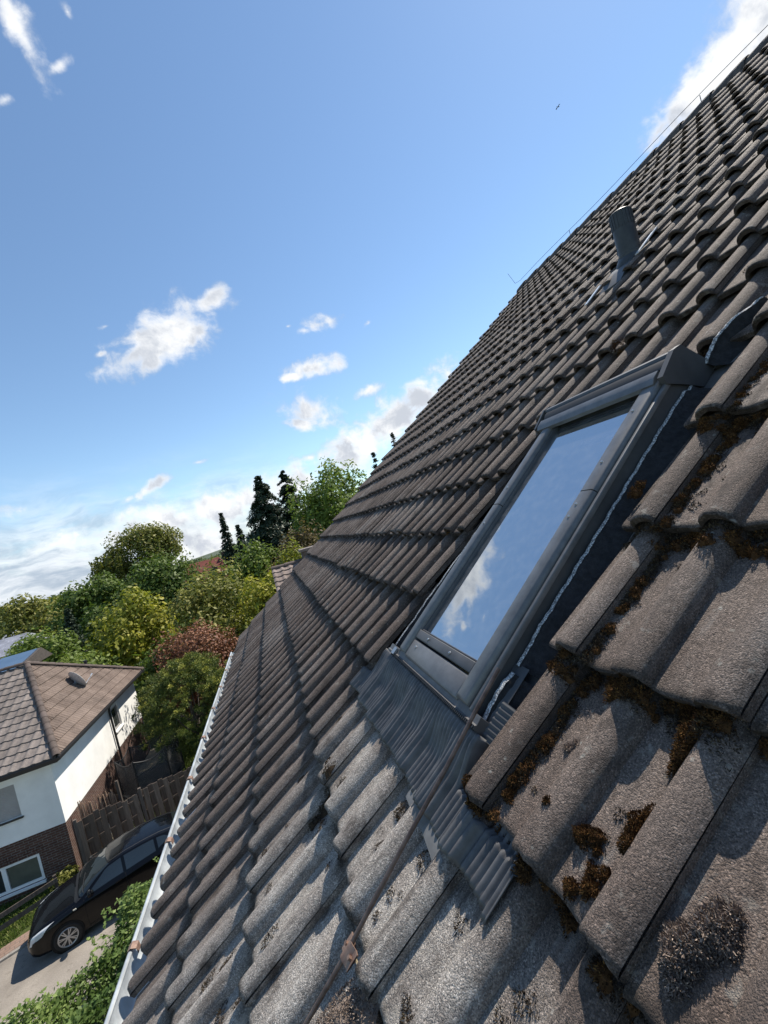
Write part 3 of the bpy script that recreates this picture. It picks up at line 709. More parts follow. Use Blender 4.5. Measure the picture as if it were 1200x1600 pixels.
clump('moss_cushion', 'yellow-green moss knob on the cut tile beside the black foam strip', [(.806, .60, .045, 1.0), (.808, .625, .045, .7)], 380, .003, 'moss', .014, .014, .014, G)
clump('moss_cushion', 'grey-brown moss heap around the foot of the copper clamp on the conductor', CC([(.72, -.50, 1.5), (.74, -.54, 1.6), (.70, -.56, 1.4), (.76, -.59, 1.3), (.71, -.62, 1.4)]), 300, .0035, 'moss_grey', .022, .025, .012)
clump('moss_cushion', 'dark moss wad in a trough left of the rod, halfway to the gutter', CC([(1.31, -.47, 1.2), (1.30, -.51, 1.1), (1.32, -.43, .9), (1.30, -.56, .8)]), 320, .0035, 'moss_dark', .018, .025, .014)
clump('moss_cushion', 'olive-brown moss pad on the tiles above the upper left end of the window hood', [(1.42, 1.50, at(1.42, 1.5), 1.2), (1.40, 1.47, at(1.4, 1.47), 1.)], 300, .004, 'moss', .02, .018, .02)
# ragged growth along the laps and troughs
cs = []; cs2 = []
def lap(k, j): return CV+k*CL0
for k in range(-3, K_TOP):
    for j in range(-3, 22):
        u0 = CU+j*CW; v0 = lap(k, j)
        if v0-.1 < 1.2 and k in (1, 2, 3) and 1 < j < 4: continue
        if k == 0 and j in (2, 3): continue
        d = max(.5, math.hypot(u0, v0)); nearf = 1 if (u0 < 1.2 and -.2 < v0 < 1.4) else 0; midf = (u0 < 2.6 and v0 < 1)
        cnt = 26 if nearf else (6 if d < 4 else 4)
        for q in range(cnt):
            if not nearf and random.random() < .45: continue
            s = random.choice((random.uniform(.075, .135), random.uniform(.215, .30), random.uniform(0, .3)))
            if nearf: s = random.uniform(0, .3)
            u = u0+s
            if u > U_END: continue
            if .79 < u < 1.62 and -.24 < v0 < 1.15: continue
            v = v0-random.uniform(-.002, .014)
            sc = random.uniform(.35, 1.0)**1.2*(1.05 if nearf else 1.25)
            (cs if random.random() < (.45 if nearf else .12) else cs2).append((u, v, at(u, v-.01)-.001 if not nearf else at(u, v-.012)+.001, sc))
        if random.random() < (.9 if nearf else .5) and u0 < 5:
            for q in range(random.randint(4, 10) if midf else random.randint(2, 5)):
                s = random.choice((.10, .24))+random.uniform(-.02, .02); v = v0+random.uniform(.02, .30)
                if .79 < u0+s < 1.62 and -.24 < v < 1.2: continue
                cs2.append((u0+s, v, at(u0+s, v)-.001, random.uniform(.3, .75) if nearf else random.uniform(.5, 1.5)))
# trough beside the roll of the cut tile, where the photo shows a moss line
for k in (0, 1, 2, 3):
    for q in range(60):
        v = lap(k, 0)+random.uniform(.0, .32); u = .694+random.uniform(-.012, .008)
        (cs if random.random() < .3 else cs2).append((u, v, at(u, v)-.001, random.uniform(.4, .9)))
for q in range(150):
    u = random.uniform(.42, .80); k = random.choice((1, 1, 2, 3)); v = lap(k, 0)-random.uniform(.0, .045)**1.0
    (cs if random.random() < .5 else cs2).append((u, v, at(u, v-.002)+.002, random.uniform(.5, 1.2)))
v1, f1, r1 = tufts(cs, 130, .013, .012, .010, .0036)
tag(mk('moss', v1, f1, MT['moss'], None, MR, False, rnd=r1), 'rust-brown moss growing along the laps of the roof tiles', 'moss', kind='stuff')
v1, f1, r1 = tufts(cs2, 80, .013, .013, .006, .0036, False)
tag(mk('moss', v1, f1, MT['moss_dark'], None, MR, False, rnd=r1), 'dark dry moss and lichen scattered in the troughs of the roof tiles', 'moss', kind='stuff')

# ------------------------------------------------------------------ ground
def ground_mat():
    m, t, b = mat('grass_ground', rough=.95, spec=.1); co = coords(t)
    c = t.mix(t.ramp(t.noise(co, .25, 6, .6), [(.35, 0), (.65, 1)]), (.045, .065, .018), (.10, .10, .035))
    c = t.mix(t.ramp(t.noise(co, 9, 5, .7), [(.4, 0), (.6, 1)]), c, (.06, .085, .025))
    t.put(b.inputs['Base Color'], c); bump(t, b, t.noise(co, 30, 4, .7), .7, .05); return m
MT['grass'] = ground_mat()
gmesh = MB(); n_ = 60
ys = [-3000, -600, -100, 0, 20, 40, 80, 160, 300, 480, 620, 800, 1100, 1800, 3500, 6500]
xs = [-4500, -2500, -1500, -900, -500, -350, -250, -180, -120, -80, -50, -20, 0, 20, 50, 100, 200, 400, 900, 2000, 4500]
def gh(x, y): return 0.0
gmesh.grid([[(x, y, 0) for x in xs] for y in ys])
build(gmesh, 'ground', 'grass', kind='structure', smooth=False)
# wooded ridge on the skyline
hm_ = MB(); P = []
for y in np.linspace(380, 900, 16):
    row = []
    for x in np.linspace(-900, 500, 90):
        e = math.exp(-((x+10)/75)**2)*9+math.exp(-((x-140)/120)**2)*10; tt = (y-380)/520
        row.append((x, y, -1+(8.0+e*1.0)*math.sin(min(1, tt*1.7)*math.pi/2)+.5*math.sin(x*.05)+.4*math.sin(x*.13+y)))
    P.append(row)
hm_.grid(P)
MT['far_wood'] = rough_mat('far_wood', (.035, .055, .03), (.10, .12, .07), .03, .95, .3, 1, 2.0, detail=8)
build(hm_, 'hills', 'far_wood', kind='structure')

def asphalt():
    m, t, b = mat('old_concrete_drive', rough=.9); co = coords(t)
    c = t.mix(t.ramp(t.noise(co, .8, 6, .6), [(.35, 0), (.65, 1)]), (.20, .175, .15), (.32, .285, .245))
    c = t.mix(t.ramp(t.noise(co, 60, 4, .7), [(.4, 0), (.62, .5)]), c, (.12, .105, .09))
    c = t.mix(t.ramp(t.noise(co, 5, 6, .7), [(.57, 0), (.68, .6)]), c, (.10, .085, .065))
    t.put(b.inputs['Base Color'], c); bump(t, b, t.noise(co, 90, 3), .4, .01); return m
MT['drive'] = asphalt()
dv = MB().add([(-30, 4, .004), (3, 6, .004), (3, 15.6, .004), (-7.6, 15.6, .004), (-8.2, 15.2, .004), (-30, 5.2, .004)], [(0, 1, 2, 3, 4, 5)])
# driveway edge runs at the slant of the verge: direction (.92,.39)
d_ = Vector((.921, .389, 0)); nrm = Vector((-.389, .921, 0))
Pc = Vector((-8.23, 13.86, 0))
def along(s, o, z=0): q = Pc+d_*s+nrm*o; return (q.x, q.y, z)
dv = MB().add([along(-22, 0, .004), along(-22, -11, .004), (3, 4, .004), (3, 15.9, .004), (-7.2, 15.9, .004), along(1.2, 0.5, .004), along(.6, 0, .004)], [(0, 1, 2, 3, 4, 5, 6)])
build(dv, 'driveway', 'drive', kind='structure', smooth=False)
kb = MB()
for i in range(-22, 1): kb.add([along(i, 0, 0), along(i+.985, 0, 0), along(i+.985, .10, 0), along(i, .10, 0), along(i, .012, .05), along(i+.985, .012, .05), along(i+.985, .09, .06), along(i, .09, .06)], [(0, 1, 5, 4), (4, 5, 6, 7), (3, 7, 6, 2), (1, 2, 6, 5), (0, 4, 7, 3)])
MT['kerb'] = rough_mat('kerb_concrete', (.16, .145, .13), (.30, .28, .25), 6, .9, 70, .4, .01)
build(kb, 'kerb', 'kerb', kind='structure', smooth=False)
def brickmat(name, c1, c2, mortar, sx=.25, sy=.075, ms=.012, rotate=None, vec=None):
    m, t, b = mat(name, rough=.85, spec=.3); co = coords(t)
    n = t.node('ShaderNodeTexBrick'); n.inputs['Scale'].default_value = 1
    n.inputs['Brick Width'].default_value = sx; n.inputs['Row Height'].default_value = sy; n.inputs['Mortar Size'].default_value = ms
    n.inputs['Color1'].default_value = (*c1, 1); n.inputs['Color2'].default_value = (*c2, 1); n.inputs['Mortar'].default_value = (*mortar, 1)
    if vec == 'wall':        # horizontal run = x+y, vertical = z
        s = t.node('ShaderNodeSeparateXYZ'); t.put(s.inputs[0], co); c = t.node('ShaderNodeCombineXYZ')
        t.put(c.inputs[0], t.math('ADD', s.outputs[0], s.outputs[1])); t.put(c.inputs[1], s.outputs[2]); t.put(n.inputs['Vector'], c.outputs[0])
    else:
        mp = t.node('ShaderNodeMapping'); t.put(mp.inputs[0], co); mp.inputs['Rotation'].default_value[2] = rotate or 0; t.put(n.inputs['Vector'], mp.outputs[0])
    cc = t.mix(t.ramp(t.noise(co, 3, 5, .65), [(.35, 0), (.7, .55)]), n.outputs[0], tuple(.55*x for x in c1))
    t.put(b.inputs['Base Color'], cc); bump(t, b, t.math('SUBTRACT', 1, n.outputs[1]), .5, .01); return m
MT['paver'] = brickmat('reddish_pavers', (.23, .15, .115), (.27, .19, .15), (.15, .12, .10), .2, .1, .01, rad(-23))
pv = MB().add([along(-22, .11, .008), along(0.1, .11, .008), along(-.1, .62, .008), along(-22, .62, .008)], [(0, 1, 2, 3)])
build(pv, 'pavement', 'paver', kind='structure', smooth=False)
gv = MB().add([(-8.1, 17.4, .006), (-7.1, 17.0, .006), (-7.2, 20.0, .006), (-7.5, 24.0, .006), (-8.1, 24.2, .006)], [(0, 1, 2, 3, 4)])
MT['gravel'] = rough_mat('pale_gravel', (.55, .48, .34), (.70, .63, .48), 25, .9, 60, 1, .03)
build(gv, 'gravel_path', 'gravel', kind='structure', smooth=False)

# short grass: many blades between the rail fence and the house, one object
def blades(x0, x1, y0, y1, n, h, cond=None):
    x = rng.uniform(x0, x1, n); y = rng.uniform(y0, y1, n)
    if cond is not None: k = cond(x, y); x = x[k]; y = y[k]
    n = len(x); th = rng.uniform(0, np.pi, n); hh = h*rng.uniform(.5, 1.4, n); w_ = .012
    lean = rng.normal(0, .35, (n, 2))*hh[:, None]
    a = np.stack([np.cos(th)*w_, np.sin(th)*w_, np.zeros(n)], 1); p = np.stack([x, y, np.zeros(n)], 1)
    top = p+np.stack([lean[:, 0], lean[:, 1], hh], 1)
    V = np.stack([p-a, p+a, top+a*.3, top-a*.3], 1).reshape(-1, 3); F = np.arange(n*4).reshape(-1, 4)
    return V, F, np.clip(rng.normal(.5, .25, n), 0, 1)
MT['grass_blade'] = leaf_mat('grass_blade', (.04, .065, .012), (.10, .15, .03), (.26, .27, .09), .3)
def side(x, y): return (x-Pc.x)*nrm.x+(y-Pc.y)*nrm.y
v, f, r = blades(-16, -7.3, 9, 15.98, 60000, .09, lambda x, y: (side(x, y) > .72+.12*np.sin(x*7)) & (x < -7.7))
tag(mk('grass', v, f, MT['grass_blade'], None, None, False, rnd=r), 'short sunlit grass between the rail fence and the brick base of the white house', 'grass', kind='stuff')
v, f, r = blades(-6.9, -1, 17.2, 26, 30000, .1)
tag(mk('grass', v, f, MT['grass_blade'], None, None, False, rnd=r), 'shaded lawn behind the board fence under the trampoline', 'grass', kind='stuff')

# ------------------------------------------------------------------ white neighbour house
MT['render2'] = rough_mat('white_plaster', (.72, .72, .70), (.82, .82, .80), 1.5, .9, 45, .5, .006)
MT['brick'] = brickmat('dark_red_brick', (.075, .035, .026), (.11, .052, .038), (.16, .14, .125), .24, .073, .011, vec='wall')
MT['anthracite'] = mat('dark_gutter', (.02, .02, .022), .5)[0]
MT['shutter'] = rough_mat('grey_shutter', (.30, .29, .285), (.34, .33, .325), 3, .6)
MT['pvc'] = mat('white_pvc', (.78, .78, .77), .35)[0]
MT['pane'] = mat('dark_pane', (.03, .035, .035), .06, 0, .9)[0]
MT['blind'] = rough_mat('olive_blind', (.085, .09, .07), (.11, .115, .09), 4, .35)
nb = thing('neighbour_house', 'white plastered house with brick base and tiled hip roof across the driveway', 'house', (-12, 20, 0))
ex, ey0, ey1, ez = -7.72, 15.6, 24.69, 3.83
apx, apy, apz = -10.1, 20.15, 6.27
wx, wy0, wy1 = -8.12, 16.0, 24.3; xw0 = -20.
wl = MB()
# front wall with openings: shutter window and cellar windows left as recesses
def wall_y(mb, y, x0, x1, z0, z1, holes, dep=.12, inward=1):
    xs_ = sorted({x0, x1, *[h[0] for h in holes], *[h[1] for h in holes]}); zs = sorted({z0, z1, *[h[2] for h in holes], *[h[3] for h in holes]})
    for i in range(len(xs_)-1):
        for k in range(len(zs)-1):
            cx, cz = (xs_[i]+xs_[i+1])/2, (zs[k]+zs[k+1])/2
            if any(h[0] < cx < h[1] and h[2] < cz < h[3] for h in holes): continue
            mb.add([(xs_[i], y, zs[k]), (xs_[i+1], y, zs[k]), (xs_[i+1], y, zs[k+1]), (xs_[i], y, zs[k+1])], [(0, 1, 2, 3)])
    for (a, b, c, d) in holes:
        Y = y+dep*inward
        mb.add([(a, y, c), (b, y, c), (b, y, d), (a, y, d), (a, Y, c), (b, Y, c), (b, Y, d), (a, Y, d)], [(0, 4, 5, 1), (1, 5, 6, 2), (2, 6, 7, 3), (3, 7, 4, 0), (4, 7, 6, 5)])
def wall_x(mb, x, y0, y1, z0, z1, holes, dep=.12):
    ys_ = sorted({y0, y1, *[h[0] for h in holes], *[h[1] for h in holes]}); zs = sorted({z0, z1, *[h[2] for h in holes], *[h[3] for h in holes]})
    for i in range(len(ys_)-1):
        for k in range(len(zs)-1):
            cy, cz = (ys_[i]+ys_[i+1])/2, (zs[k]+zs[k+1])/2
            if any(h[0] < cy < h[1] and h[2] < cz < h[3] for h in holes): continue
            mb.add([(x, ys_[i], zs[k]), (x, ys_[i+1], zs[k]), (x, ys_[i+1], zs[k+1]), (x, ys_[i], zs[k+1])], [(0, 1, 2, 3)])
    for (a, b, c, d) in holes:
        X = x-dep
        mb.add([(x, a, c), (x, b, c), (x, b, d), (x, a, d), (X, a, c), (X, b, c), (X, b, d), (X, a, d)], [(0, 4, 5, 1), (1, 5, 6, 2), (2, 6, 7, 3), (3, 7, 4, 0), (4, 7, 6, 5)])
zb = 1.68
wall_y(wl, wy0, xw0, wx, zb, 3.75, [(-10.75, -9.15, 2.36, 3.36), (-14.8, -13.2, 2.36, 3.36)])
wall_x(wl, wx, wy0, wy1, zb, 3.75, [(21.05, 21.85, 2.36, 3.30)])
wl.add([(xw0, wy1, 0), (wx, wy1, 0), (wx, wy1, 3.75), (xw0, wy1, 3.75), (xw0, wy0, 0), (xw0, wy0, 3.75)], [(0, 1, 2, 3), (0, 3, 5, 4)])
build(wl, 'wall', 'render2', nb, smooth=False)
br = MB()
wall_y(br, wy0+.025, xw0, wx-.02, 0, zb, [(-10.95, -9.0, .26, 1.08)], .10)
wall_x(br, wx-.02, wy0+.025, wy1, 0, zb, [])
br.add([(xw0, wy0, zb), (wx, wy0, zb), (wx-.02, wy0+.025, zb-.001), (xw0, wy0+.025, zb-.001)], [(0, 1, 2, 3)])
build(br, 'brick_base', 'brick', nb, smooth=False)
# soldier course over the cellar window
sc = MB()
for i in range(28): sc.box((-11.05+i*.078, wy0+.012, 1.09), (-11.05+i*.078+.066, wy0+.03, 1.31))
build(sc, 'soldier_course', 'brick', nb, smooth=False)
# cellar window: white frame, mullion, two panes
def frame_y(y, x0, x1, z0, z1, fw, panes, parent, nm='window', pm='blind', proud=.05):
    fm_ = MB(); fm_.box((x0, y-proud, z0), (x1, y, z0+fw)); fm_.box((x0, y-proud, z1-fw), (x1, y, z1)); fm_.box((x0, y-proud, z0+fw), (x0+fw, y, z1-fw)); fm_.box((x1-fw, y-proud, z0+fw), (x1, y, z1-fw))
    n = len(panes)
    for i in range(1, n): xm = x0+(x1-x0)*i/n; fm_.box((xm-fw*.8, y-proud, z0+fw), (xm+fw*.8, y, z1-fw))
    o = build(fm_, nm, 'pvc', parent, smooth=False)
    for i, p in enumerate(panes):
        a = x0+(x1-x0)*i/n+fw*.9; b = x0+(x1-x0)*(i+1)/n-fw*.9
        build(MB().add([(a, y-.02, z0+fw), (b, y-.02, z0+fw), (b, y-.02, z1-fw), (a, y-.02, z1-fw)], [(0, 1, 2, 3)]), 'pane', p, o, smooth=False)
    return o
cw_ = frame_y(wy0+.10, -10.94, -9.01, .27, 1.07, .075, ['pane', 'blind'], nb)
build(MB().box((-11.0, wy0-.05, .20), (-8.97, wy0+.10, .258)), 'sill', 'pvc', cw_, smooth=False)
def shutter(x0, x1):
    s = MB(); P = []
    for z in np.arange(2.37, 3.352, .01): P.append([(x0, wy0+.05+.006*abs(math.sin((z-2.37)*math.pi/.05)), z), (x1, wy0+.05+.006*abs(math.sin((z-2.37)*math.pi/.05)), z)])
    s.grid(P); o = build(s, 'window_shutter', 'shutter', nb)
    build(MB().box((x0-.04, wy0-.06, 2.31), (x1+.05, wy0+.05, 2.355)), 'sill', 'anthracite', o, smooth=False)
shutter(-10.745, -9.155); shutter(-14.79, -13.21)
sw = MB(); x = wx-.10
for (a, b, c, d) in ((21.06, 21.84, 2.37, 2.44), (21.06, 21.84, 3.22, 3.29), (21.06, 21.13, 2.44, 3.22), (21.77, 21.84, 2.44, 3.22)): sw.box((x, a, c), (x+.05, b, d))
sww = build(sw, 'window', 'shutter', nb, smooth=False)
build(MB().add([(x+.02, 21.13, 2.44), (x+.02, 21.77, 2.44), (x+.02, 21.77, 3.22), (x+.02, 21.13, 3.22)], [(0, 1, 2, 3)]), 'pane', 'pane', sww, smooth=False)
build(MB().box((wx-.08, 20.98, 2.28), (wx+.06, 21.92, 2.335)), 'sill', 'pvc', sww, smooth=False)
# roof: wavy lapped tiles on each slope
def slope(mb, P00, P10, apexL, apexR, cuts, gauge, pitch, amp, lapz):
    """P00->P10 eave line; apexL/R upper line; cuts(t) gives (s0,s1) extent along the eave at height t"""
    P00, P10, A0, A1 = map(Vector, (P00, P10, apexL, apexR)); e = (P10-P00); L = e.length; e.normalize()
    up = (A0-P00); up = up-e*up.dot(e); Ls = up.length; up.normalize(); n = e.cross(up); n = n if n.z > 0 else -n
    rows = int(math.ceil(Ls/gauge))
    for k in range(rows):
        t0, t1 = k*gauge, min((k+1)*gauge+.02, Ls)
        r = random.random()
        pts = []
        s0, s1 = cuts(t0, L, Ls)
        m = max(2, int((s1-s0)/(pitch/8))); ss_ = np.linspace(s0, s1, m)
        a0, a1 = cuts(t1, L, Ls)
        for t, hh in ((t0, -.01), (t0, lapz), (t1, .004)):
            row = []
            for s in ss_:
                sc_ = min(max(s, a0), a1) if t == t1 else s
                row.append(P00+e*sc_+up*t+n*(hh+amp*max(0, math.sin(2*math.pi*s/pitch))**.8 if hh > -.005 else hh))
            pts.append(row)
        o = len(mb.v); cols = m
        vs = [q for row in pts for q in row]; mb.v.extend([tuple(q) for q in vs])
        for i in range(2):
            for j in range(cols-1):
                mb.f.append((o+i*cols+j, o+i*cols+j+1, o+(i+1)*cols+j+1, o+(i+1)*cols+j))
                mb.r.append((r*.3+.7*((math.sin((int(ss_[j]/.3)+k*31)*12.9898)*43758.5453) % 1)))
MT['tile_grey'] = simple_tile_mat('greyish_tile', (.165, .14, .125), (.24, .205, .185), 30)
MT['tile_brown'] = simple_tile_mat('brown_tile', (.115, .082, .065), (.195, .147, .12), 30)
yb = ez
rf_ = MB()
Ee = (ex, ey0, ez); xl = -20.4
Ls_front = math.hypot(apy-ey0, apz-ez)
slope(rf_, (xl, ey0, ez), Ee, (xl, apy, apz), (apx, apy, apz), lambda t, L, Ls: (0, L-(ex-apx)*t/Ls), .335, .30, .03, .035)
nr = build(rf_, 'roof', 'tile_grey', nb, sharp=40)
rf2 = MB()
hl = ey1-ey0
slope(rf2, (ex, ey0, ez), (ex, ey1, ez), (apx, ey0, apz), (apx, ey1, apz), lambda t, L, Ls: ((apy-ey0)*t/Ls, L-(ey1-apy)*t/Ls), .335, .15, .022, .035)
build(rf2, 'roof_side', 'tile_brown', nb, sharp=40)
rb = MB().add([(xl, ey1, ez), (ex, ey1, ez), (apx, apy, apz), (xl, apy, apz)], [(0, 1, 2, 3)]); build(rb, 'roof_rear', 'tile_brown', nb, smooth=False)
def caps(mb, A, B, rr=.11, step=.33):
    A, B = Vector(A), Vector(B); d = B-A; L = d.length; d.normalize(); a = d.cross(Vector((0, 0, 1))).normalized(); up = a.cross(d)
    n = int(L/step)
    for i in range(n+1):
        s0, s1 = i*step, min(i*step+step*1.1, L+.05); ring = []
        for s, q in ((s0, rr*1.0), (s0+.03, rr*1.05), (s1, rr*.86)):
            c = A+d*s; ring.append([c+a*(q*math.cos(t))+up*(q*math.sin(t)*.9-.01) for t in np.linspace(-.1, math.pi+.1, 9)])
        mb.grid(ring)
    return mb
MT['cap'] = simple_tile_mat('cap_tile', (.085, .065, .055), (.13, .10, .088), 30)
build(caps(MB(), (ex+.02, ey0-.02, ez+.03), (apx, apy, apz+.06)), 'hip_cap', 'cap', nr)
build(caps(MB(), (ex+.02, ey1+.02, ez+.03), (apx, apy, apz+.06)), 'hip_cap', 'cap', nr)
build(caps(MB(), (xl, apy, apz+.05), (apx, apy, apz+.06)), 'ridge_cap', 'cap', nr)
ge = MB()
ge.prism([(.0, 0), (.02, -.09), (.09, -.10), (.11, .0), (.10, -.0), (.08, -.08), (.03, -.07), (.01, 0)], lambda p, q, t: (t, ey0-.11+p, ez-.0+q), xl, ex+.1)
ge.box((xl, ey0+.02, ez-.16), (ex-.02, ey0+.045, ez+.0)); build(ge, 'eaves_gutter', 'anthracite', nb, smooth=False)
ge = MB(); ge.prism([(.0, 0), (.02, -.09), (.09, -.10), (.11, .0), (.10, -.0), (.08, -.08), (.03, -.07), (.01, 0)], lambda p, q, t: (ex+p, t, ez-.0+q), ey0-.05, ey1+.05)
ge.box((ex-.045, ey0+.05, ez-.16), (ex-.02, ey1, ez)); build(ge, 'eaves_gutter', 'anthracite', nb, smooth=False)
so_ = MB().add([(xl, ey0+.04, ez-.14), (ex-.04, ey0+.04, ez-.14), (wx, wy0, ez-.14), (xl, wy0, ez-.14), (ex-.04, ey1, ez-.14), (wx, wy1, ez-.14)], [(0, 1, 2, 3), (1, 4, 5, 2)]); build(so_, 'soffit', 'render2', nb, smooth=False)
dp = MB(); dp.tube([(wx+.28, 20.72, 3.72), (wx+.10, 20.72, 3.5), (wx+.07, 20.72, 3.35), (wx+.07, 20.72, .1)], .045, 8); build(dp, 'downpipe', 'anthracite', nb)
# satellite dish
ds = MB(); dn = Vector((.58, .70, .42)).normalized(); da = dn.cross(Vector((0, 0, 1))).normalized(); db = da.cross(dn); dc = Vector((-8.72, 20.42, 5.08))
for off in (0, -.008): ds.grid([[dc+(da*math.cos(t)*.38*q+db*math.sin(t)*.43*q)+dn*(-.09*(1-q*q)+off) for t in np.linspace(0, 2*math.pi, 29)] for q in (0.01, .3, .6, .85, 1)])
ds.grid([[dc+(da*math.cos(t)*.38*q+db*math.sin(t)*.43*q)+dn*o for t in np.linspace(0, 2*math.pi, 29)] for q, o in ((1, -.012), (1.02, -.004), (1.0, .004))])
MT['dish'] = rough_mat('weathered_dish', (.42, .42, .41), (.62, .62, .61), 14, .5)
dish = build(ds, 'satellite_dish', 'dish', nb)
b = MB(); b.tube([dc-dn*.10, dc-dn*.22-Vector((0, 0, .05)), Vector((-8.87, 20.36, 4.78))], .022, 8); b.box((-8.86, 20.24, 4.93), (-8.74, 20.5, 5.0)); build(b, 'mast', 'screw', dish)
b = MB(); b.tube([dc-db*.40, dc-db*.30+dn*.45], .012, 6); b.tube([dc-db*.30+dn*.42, dc-db*.26+dn*.52], .03, 8); build(b, 'receiver_arm', 'white_metal', dish)
b = MB(); b.tube([(-9.07, 22.32, 4.95), (-9.07, 22.32, 5.42)], .06, 10); b.tube([(-9.07, 22.32, 5.42), (-9.07, 22.32, 5.47)], [.085, .075], 10); b.box((-9.25, 22.12, 5.12), (-8.88, 22.52, 5.17)); build(b, 'roof_vent', 'black', nb)

# ------------------------------------------------------------------ board fence and its neighbours
def wood_mat(name, a, b_):
    m, t, b = mat(name, rough=.85, spec=.2); co = coords(t)
    at_ = t.node('ShaderNodeAttribute', attribute_name='rnd').outputs['Fac']
    c = t.mix(t.ramp(t.noise(t.vmul(co, (14, 14, 1.2)), 2, 5, .6), [(.3, 0), (.7, 1)]), a, b_)
    c = t.mix(t.math('MULTIPLY', at_, .55), c, tuple(.45*x for x in a)); t.put(b.inputs['Base Color'], c)
    bump(t, b, t.noise(t.vmul(co, (30, 30, 2)), 2, 3), .3, .004); return m
MT['oldwood'] = wood_mat('weathered_brown_wood', (.10, .074, .058), (.20, .155, .125))
MT['redwood'] = wood_mat('reddish_stained_wood', (.11, .045, .034), (.17, .075, .058))
MT['greywood'] = wood_mat('grey_weathered_wood', (.075, .06, .052), (.15, .125, .108))
MT['stick'] = wood_mat('split_cane', (.22, .14, .10), (.42, .30, .21))
F0 = Vector((-7.86, 15.98, 0)); F1 = Vector((-4.2, 16.98, 0)); F2 = Vector((-.5, 18.0, 0))
fd = (F1-F0).normalized(); fn = Vector((-fd.y, fd.x, 0))
fence = thing('board_fence', 'tall brown wooden fence of alternating upright boards behind the black car', 'fence', F0)
b = MB(); L_ = (F2-F0).length; nb_ = int(L_/.155)
for i in range(nb_):
    s = .08+i*.155; sd_ = 1 if i % 2 else -1; p = F0+fd*s+fn*(.032*sd_); zt = 1.56+.06*math.sin(i*.55)+random.uniform(-.02, .02)
    w2 = .074; hgt = zt/2-.04
    if i*.155 > 3.3: continue
    b.obox(p+Vector((0, 0, hgt+.08)), fd*w2+Vector((0, 0, random.uniform(-.004, .004))), fn*.010, (random.uniform(-.01, .01), 0, hgt), random.random())
build(b, 'boards', 'oldwood', fence, smooth=False)
b = MB()
for i in range(nb_):
    s = .08+i*.155; sd_ = 1 if i % 2 else -1; p = F0+fd*s+fn*(.032*sd_)
    if i*.155 <= 3.3: continue
    zt = 1.50+.03*math.sin(i*.5); hgt = zt/2-.04
    b.obox(p+Vector((0, 0, hgt+.08)), fd*.076, fn*.010, (0, 0, hgt), random.random())
build(b, 'boards', 'redwood', fence, smooth=False)
for z in (.35, .85, 1.32):
    b = MB().obox(F0+fd*(L_/2)+Vector((0, 0, z)), fd*(L_/2), fn*.020, (0, 0, .035)); build(b, 'rail', 'oldwood', fence, smooth=False)
for i in range(5):
    b = MB().obox(F0+fd*(i*1.8-.02)+Vector((0, 0, .83)), fd*.045, fn*.045, (0, 0, .83)); build(b, 'post', 'greywood', fence, smooth=False)
sk = thing('cane_screen', 'ragged screen of split canes tied between the house corner and the board fence', 'screen', (-7.6, 16.7, 0))
b = MB()
for i in range(46):
    x = -7.95+i*.021+random.uniform(-.01, .01); y = 16.45+.012*i+random.uniform(-.05, .05); zt = 1.95+random.uniform(-.25, .12)-.007*i
    b.tube([(x, y, .1), (x+random.uniform(-.03, .03), y, zt)], random.uniform(.009, .018), 5)
build(b, 'canes', 'stick', sk)
build(MB().box((-6.98, 16.95, 0), (-6.90, 17.03, 1.95)), 'post', 'greywood', sk, smooth=False)
# low rail fence
R0 = Vector((-8.36, 15.26, 0)); rdir = Vector((-.874, -.486, 0)); rn = Vector((-rdir.y, rdir.x, 0))
rfn = thing('rail_fence', 'low two-rail fence of grey-brown planks along the strip of grass', 'fence', R0)
for z in (.52, .22):
    b = MB().obox(R0+rdir*4.3+rn*.05+Vector((0, 0, z)), rdir*4.35, rn*.012, (0, 0, .062)); build(b, 'rail', 'greywood', rfn, smooth=False)
for i in range(5): build(MB().obox(R0+rdir*(i*2.1)+Vector((0, 0, .33)), rdir*.04, rn*.04, (0, 0, .33)), 'post', 'greywood', rfn, smooth=False)
# trampoline with net
tr = thing('trampoline', 'round garden trampoline with a black safety net behind the board fence', 'trampoline', (-6.45, 19.1, 0))
def net():
    m, t, b = mat('black_net', (.02, .02, .02), .8)
    tp = t.node('ShaderNodeBsdfTransparent'); tp.inputs[0].default_value = (1, 1, 1, 1); mx = t.node('ShaderNodeMixShader'); mx.inputs[0].default_value = .62
    b.inputs['Base Color'].default_value = (.05, .05, .052, 1)
    t.l.new(tp.outputs[0], mx.inputs[1]); t.l.new(b.outputs[0], mx.inputs[2]); t.l.new(mx.outputs[0], t.n['Material Output'].inputs[0]); return m
MT['net'] = net(); tx, ty, tR = -6.5, 19.0, 1.08
hexa = [(tx+tR*math.cos(a), ty+tR*math.sin(a)) for a in np.linspace(0, 2*math.pi, 7)+.35]
b = MB(); b.grid([[(tx+tR*.96*math.cos(a), ty+tR*.96*math.sin(a), .72) for a in np.linspace(0, 2*math.pi, 33)], [(tx+.01*math.cos(a), ty+.01*math.sin(a), .70) for a in np.linspace(0, 2*math.pi, 33)]]); build(b, 'mat', 'black', tr)
b = MB(); b.tube([(tx+tR*math.cos(a), ty+tR*math.sin(a), .72) for a in np.linspace(0, 2*math.pi, 33)], .03, 8); build(b, 'ring', 'black', tr)
b = MB(); P = []
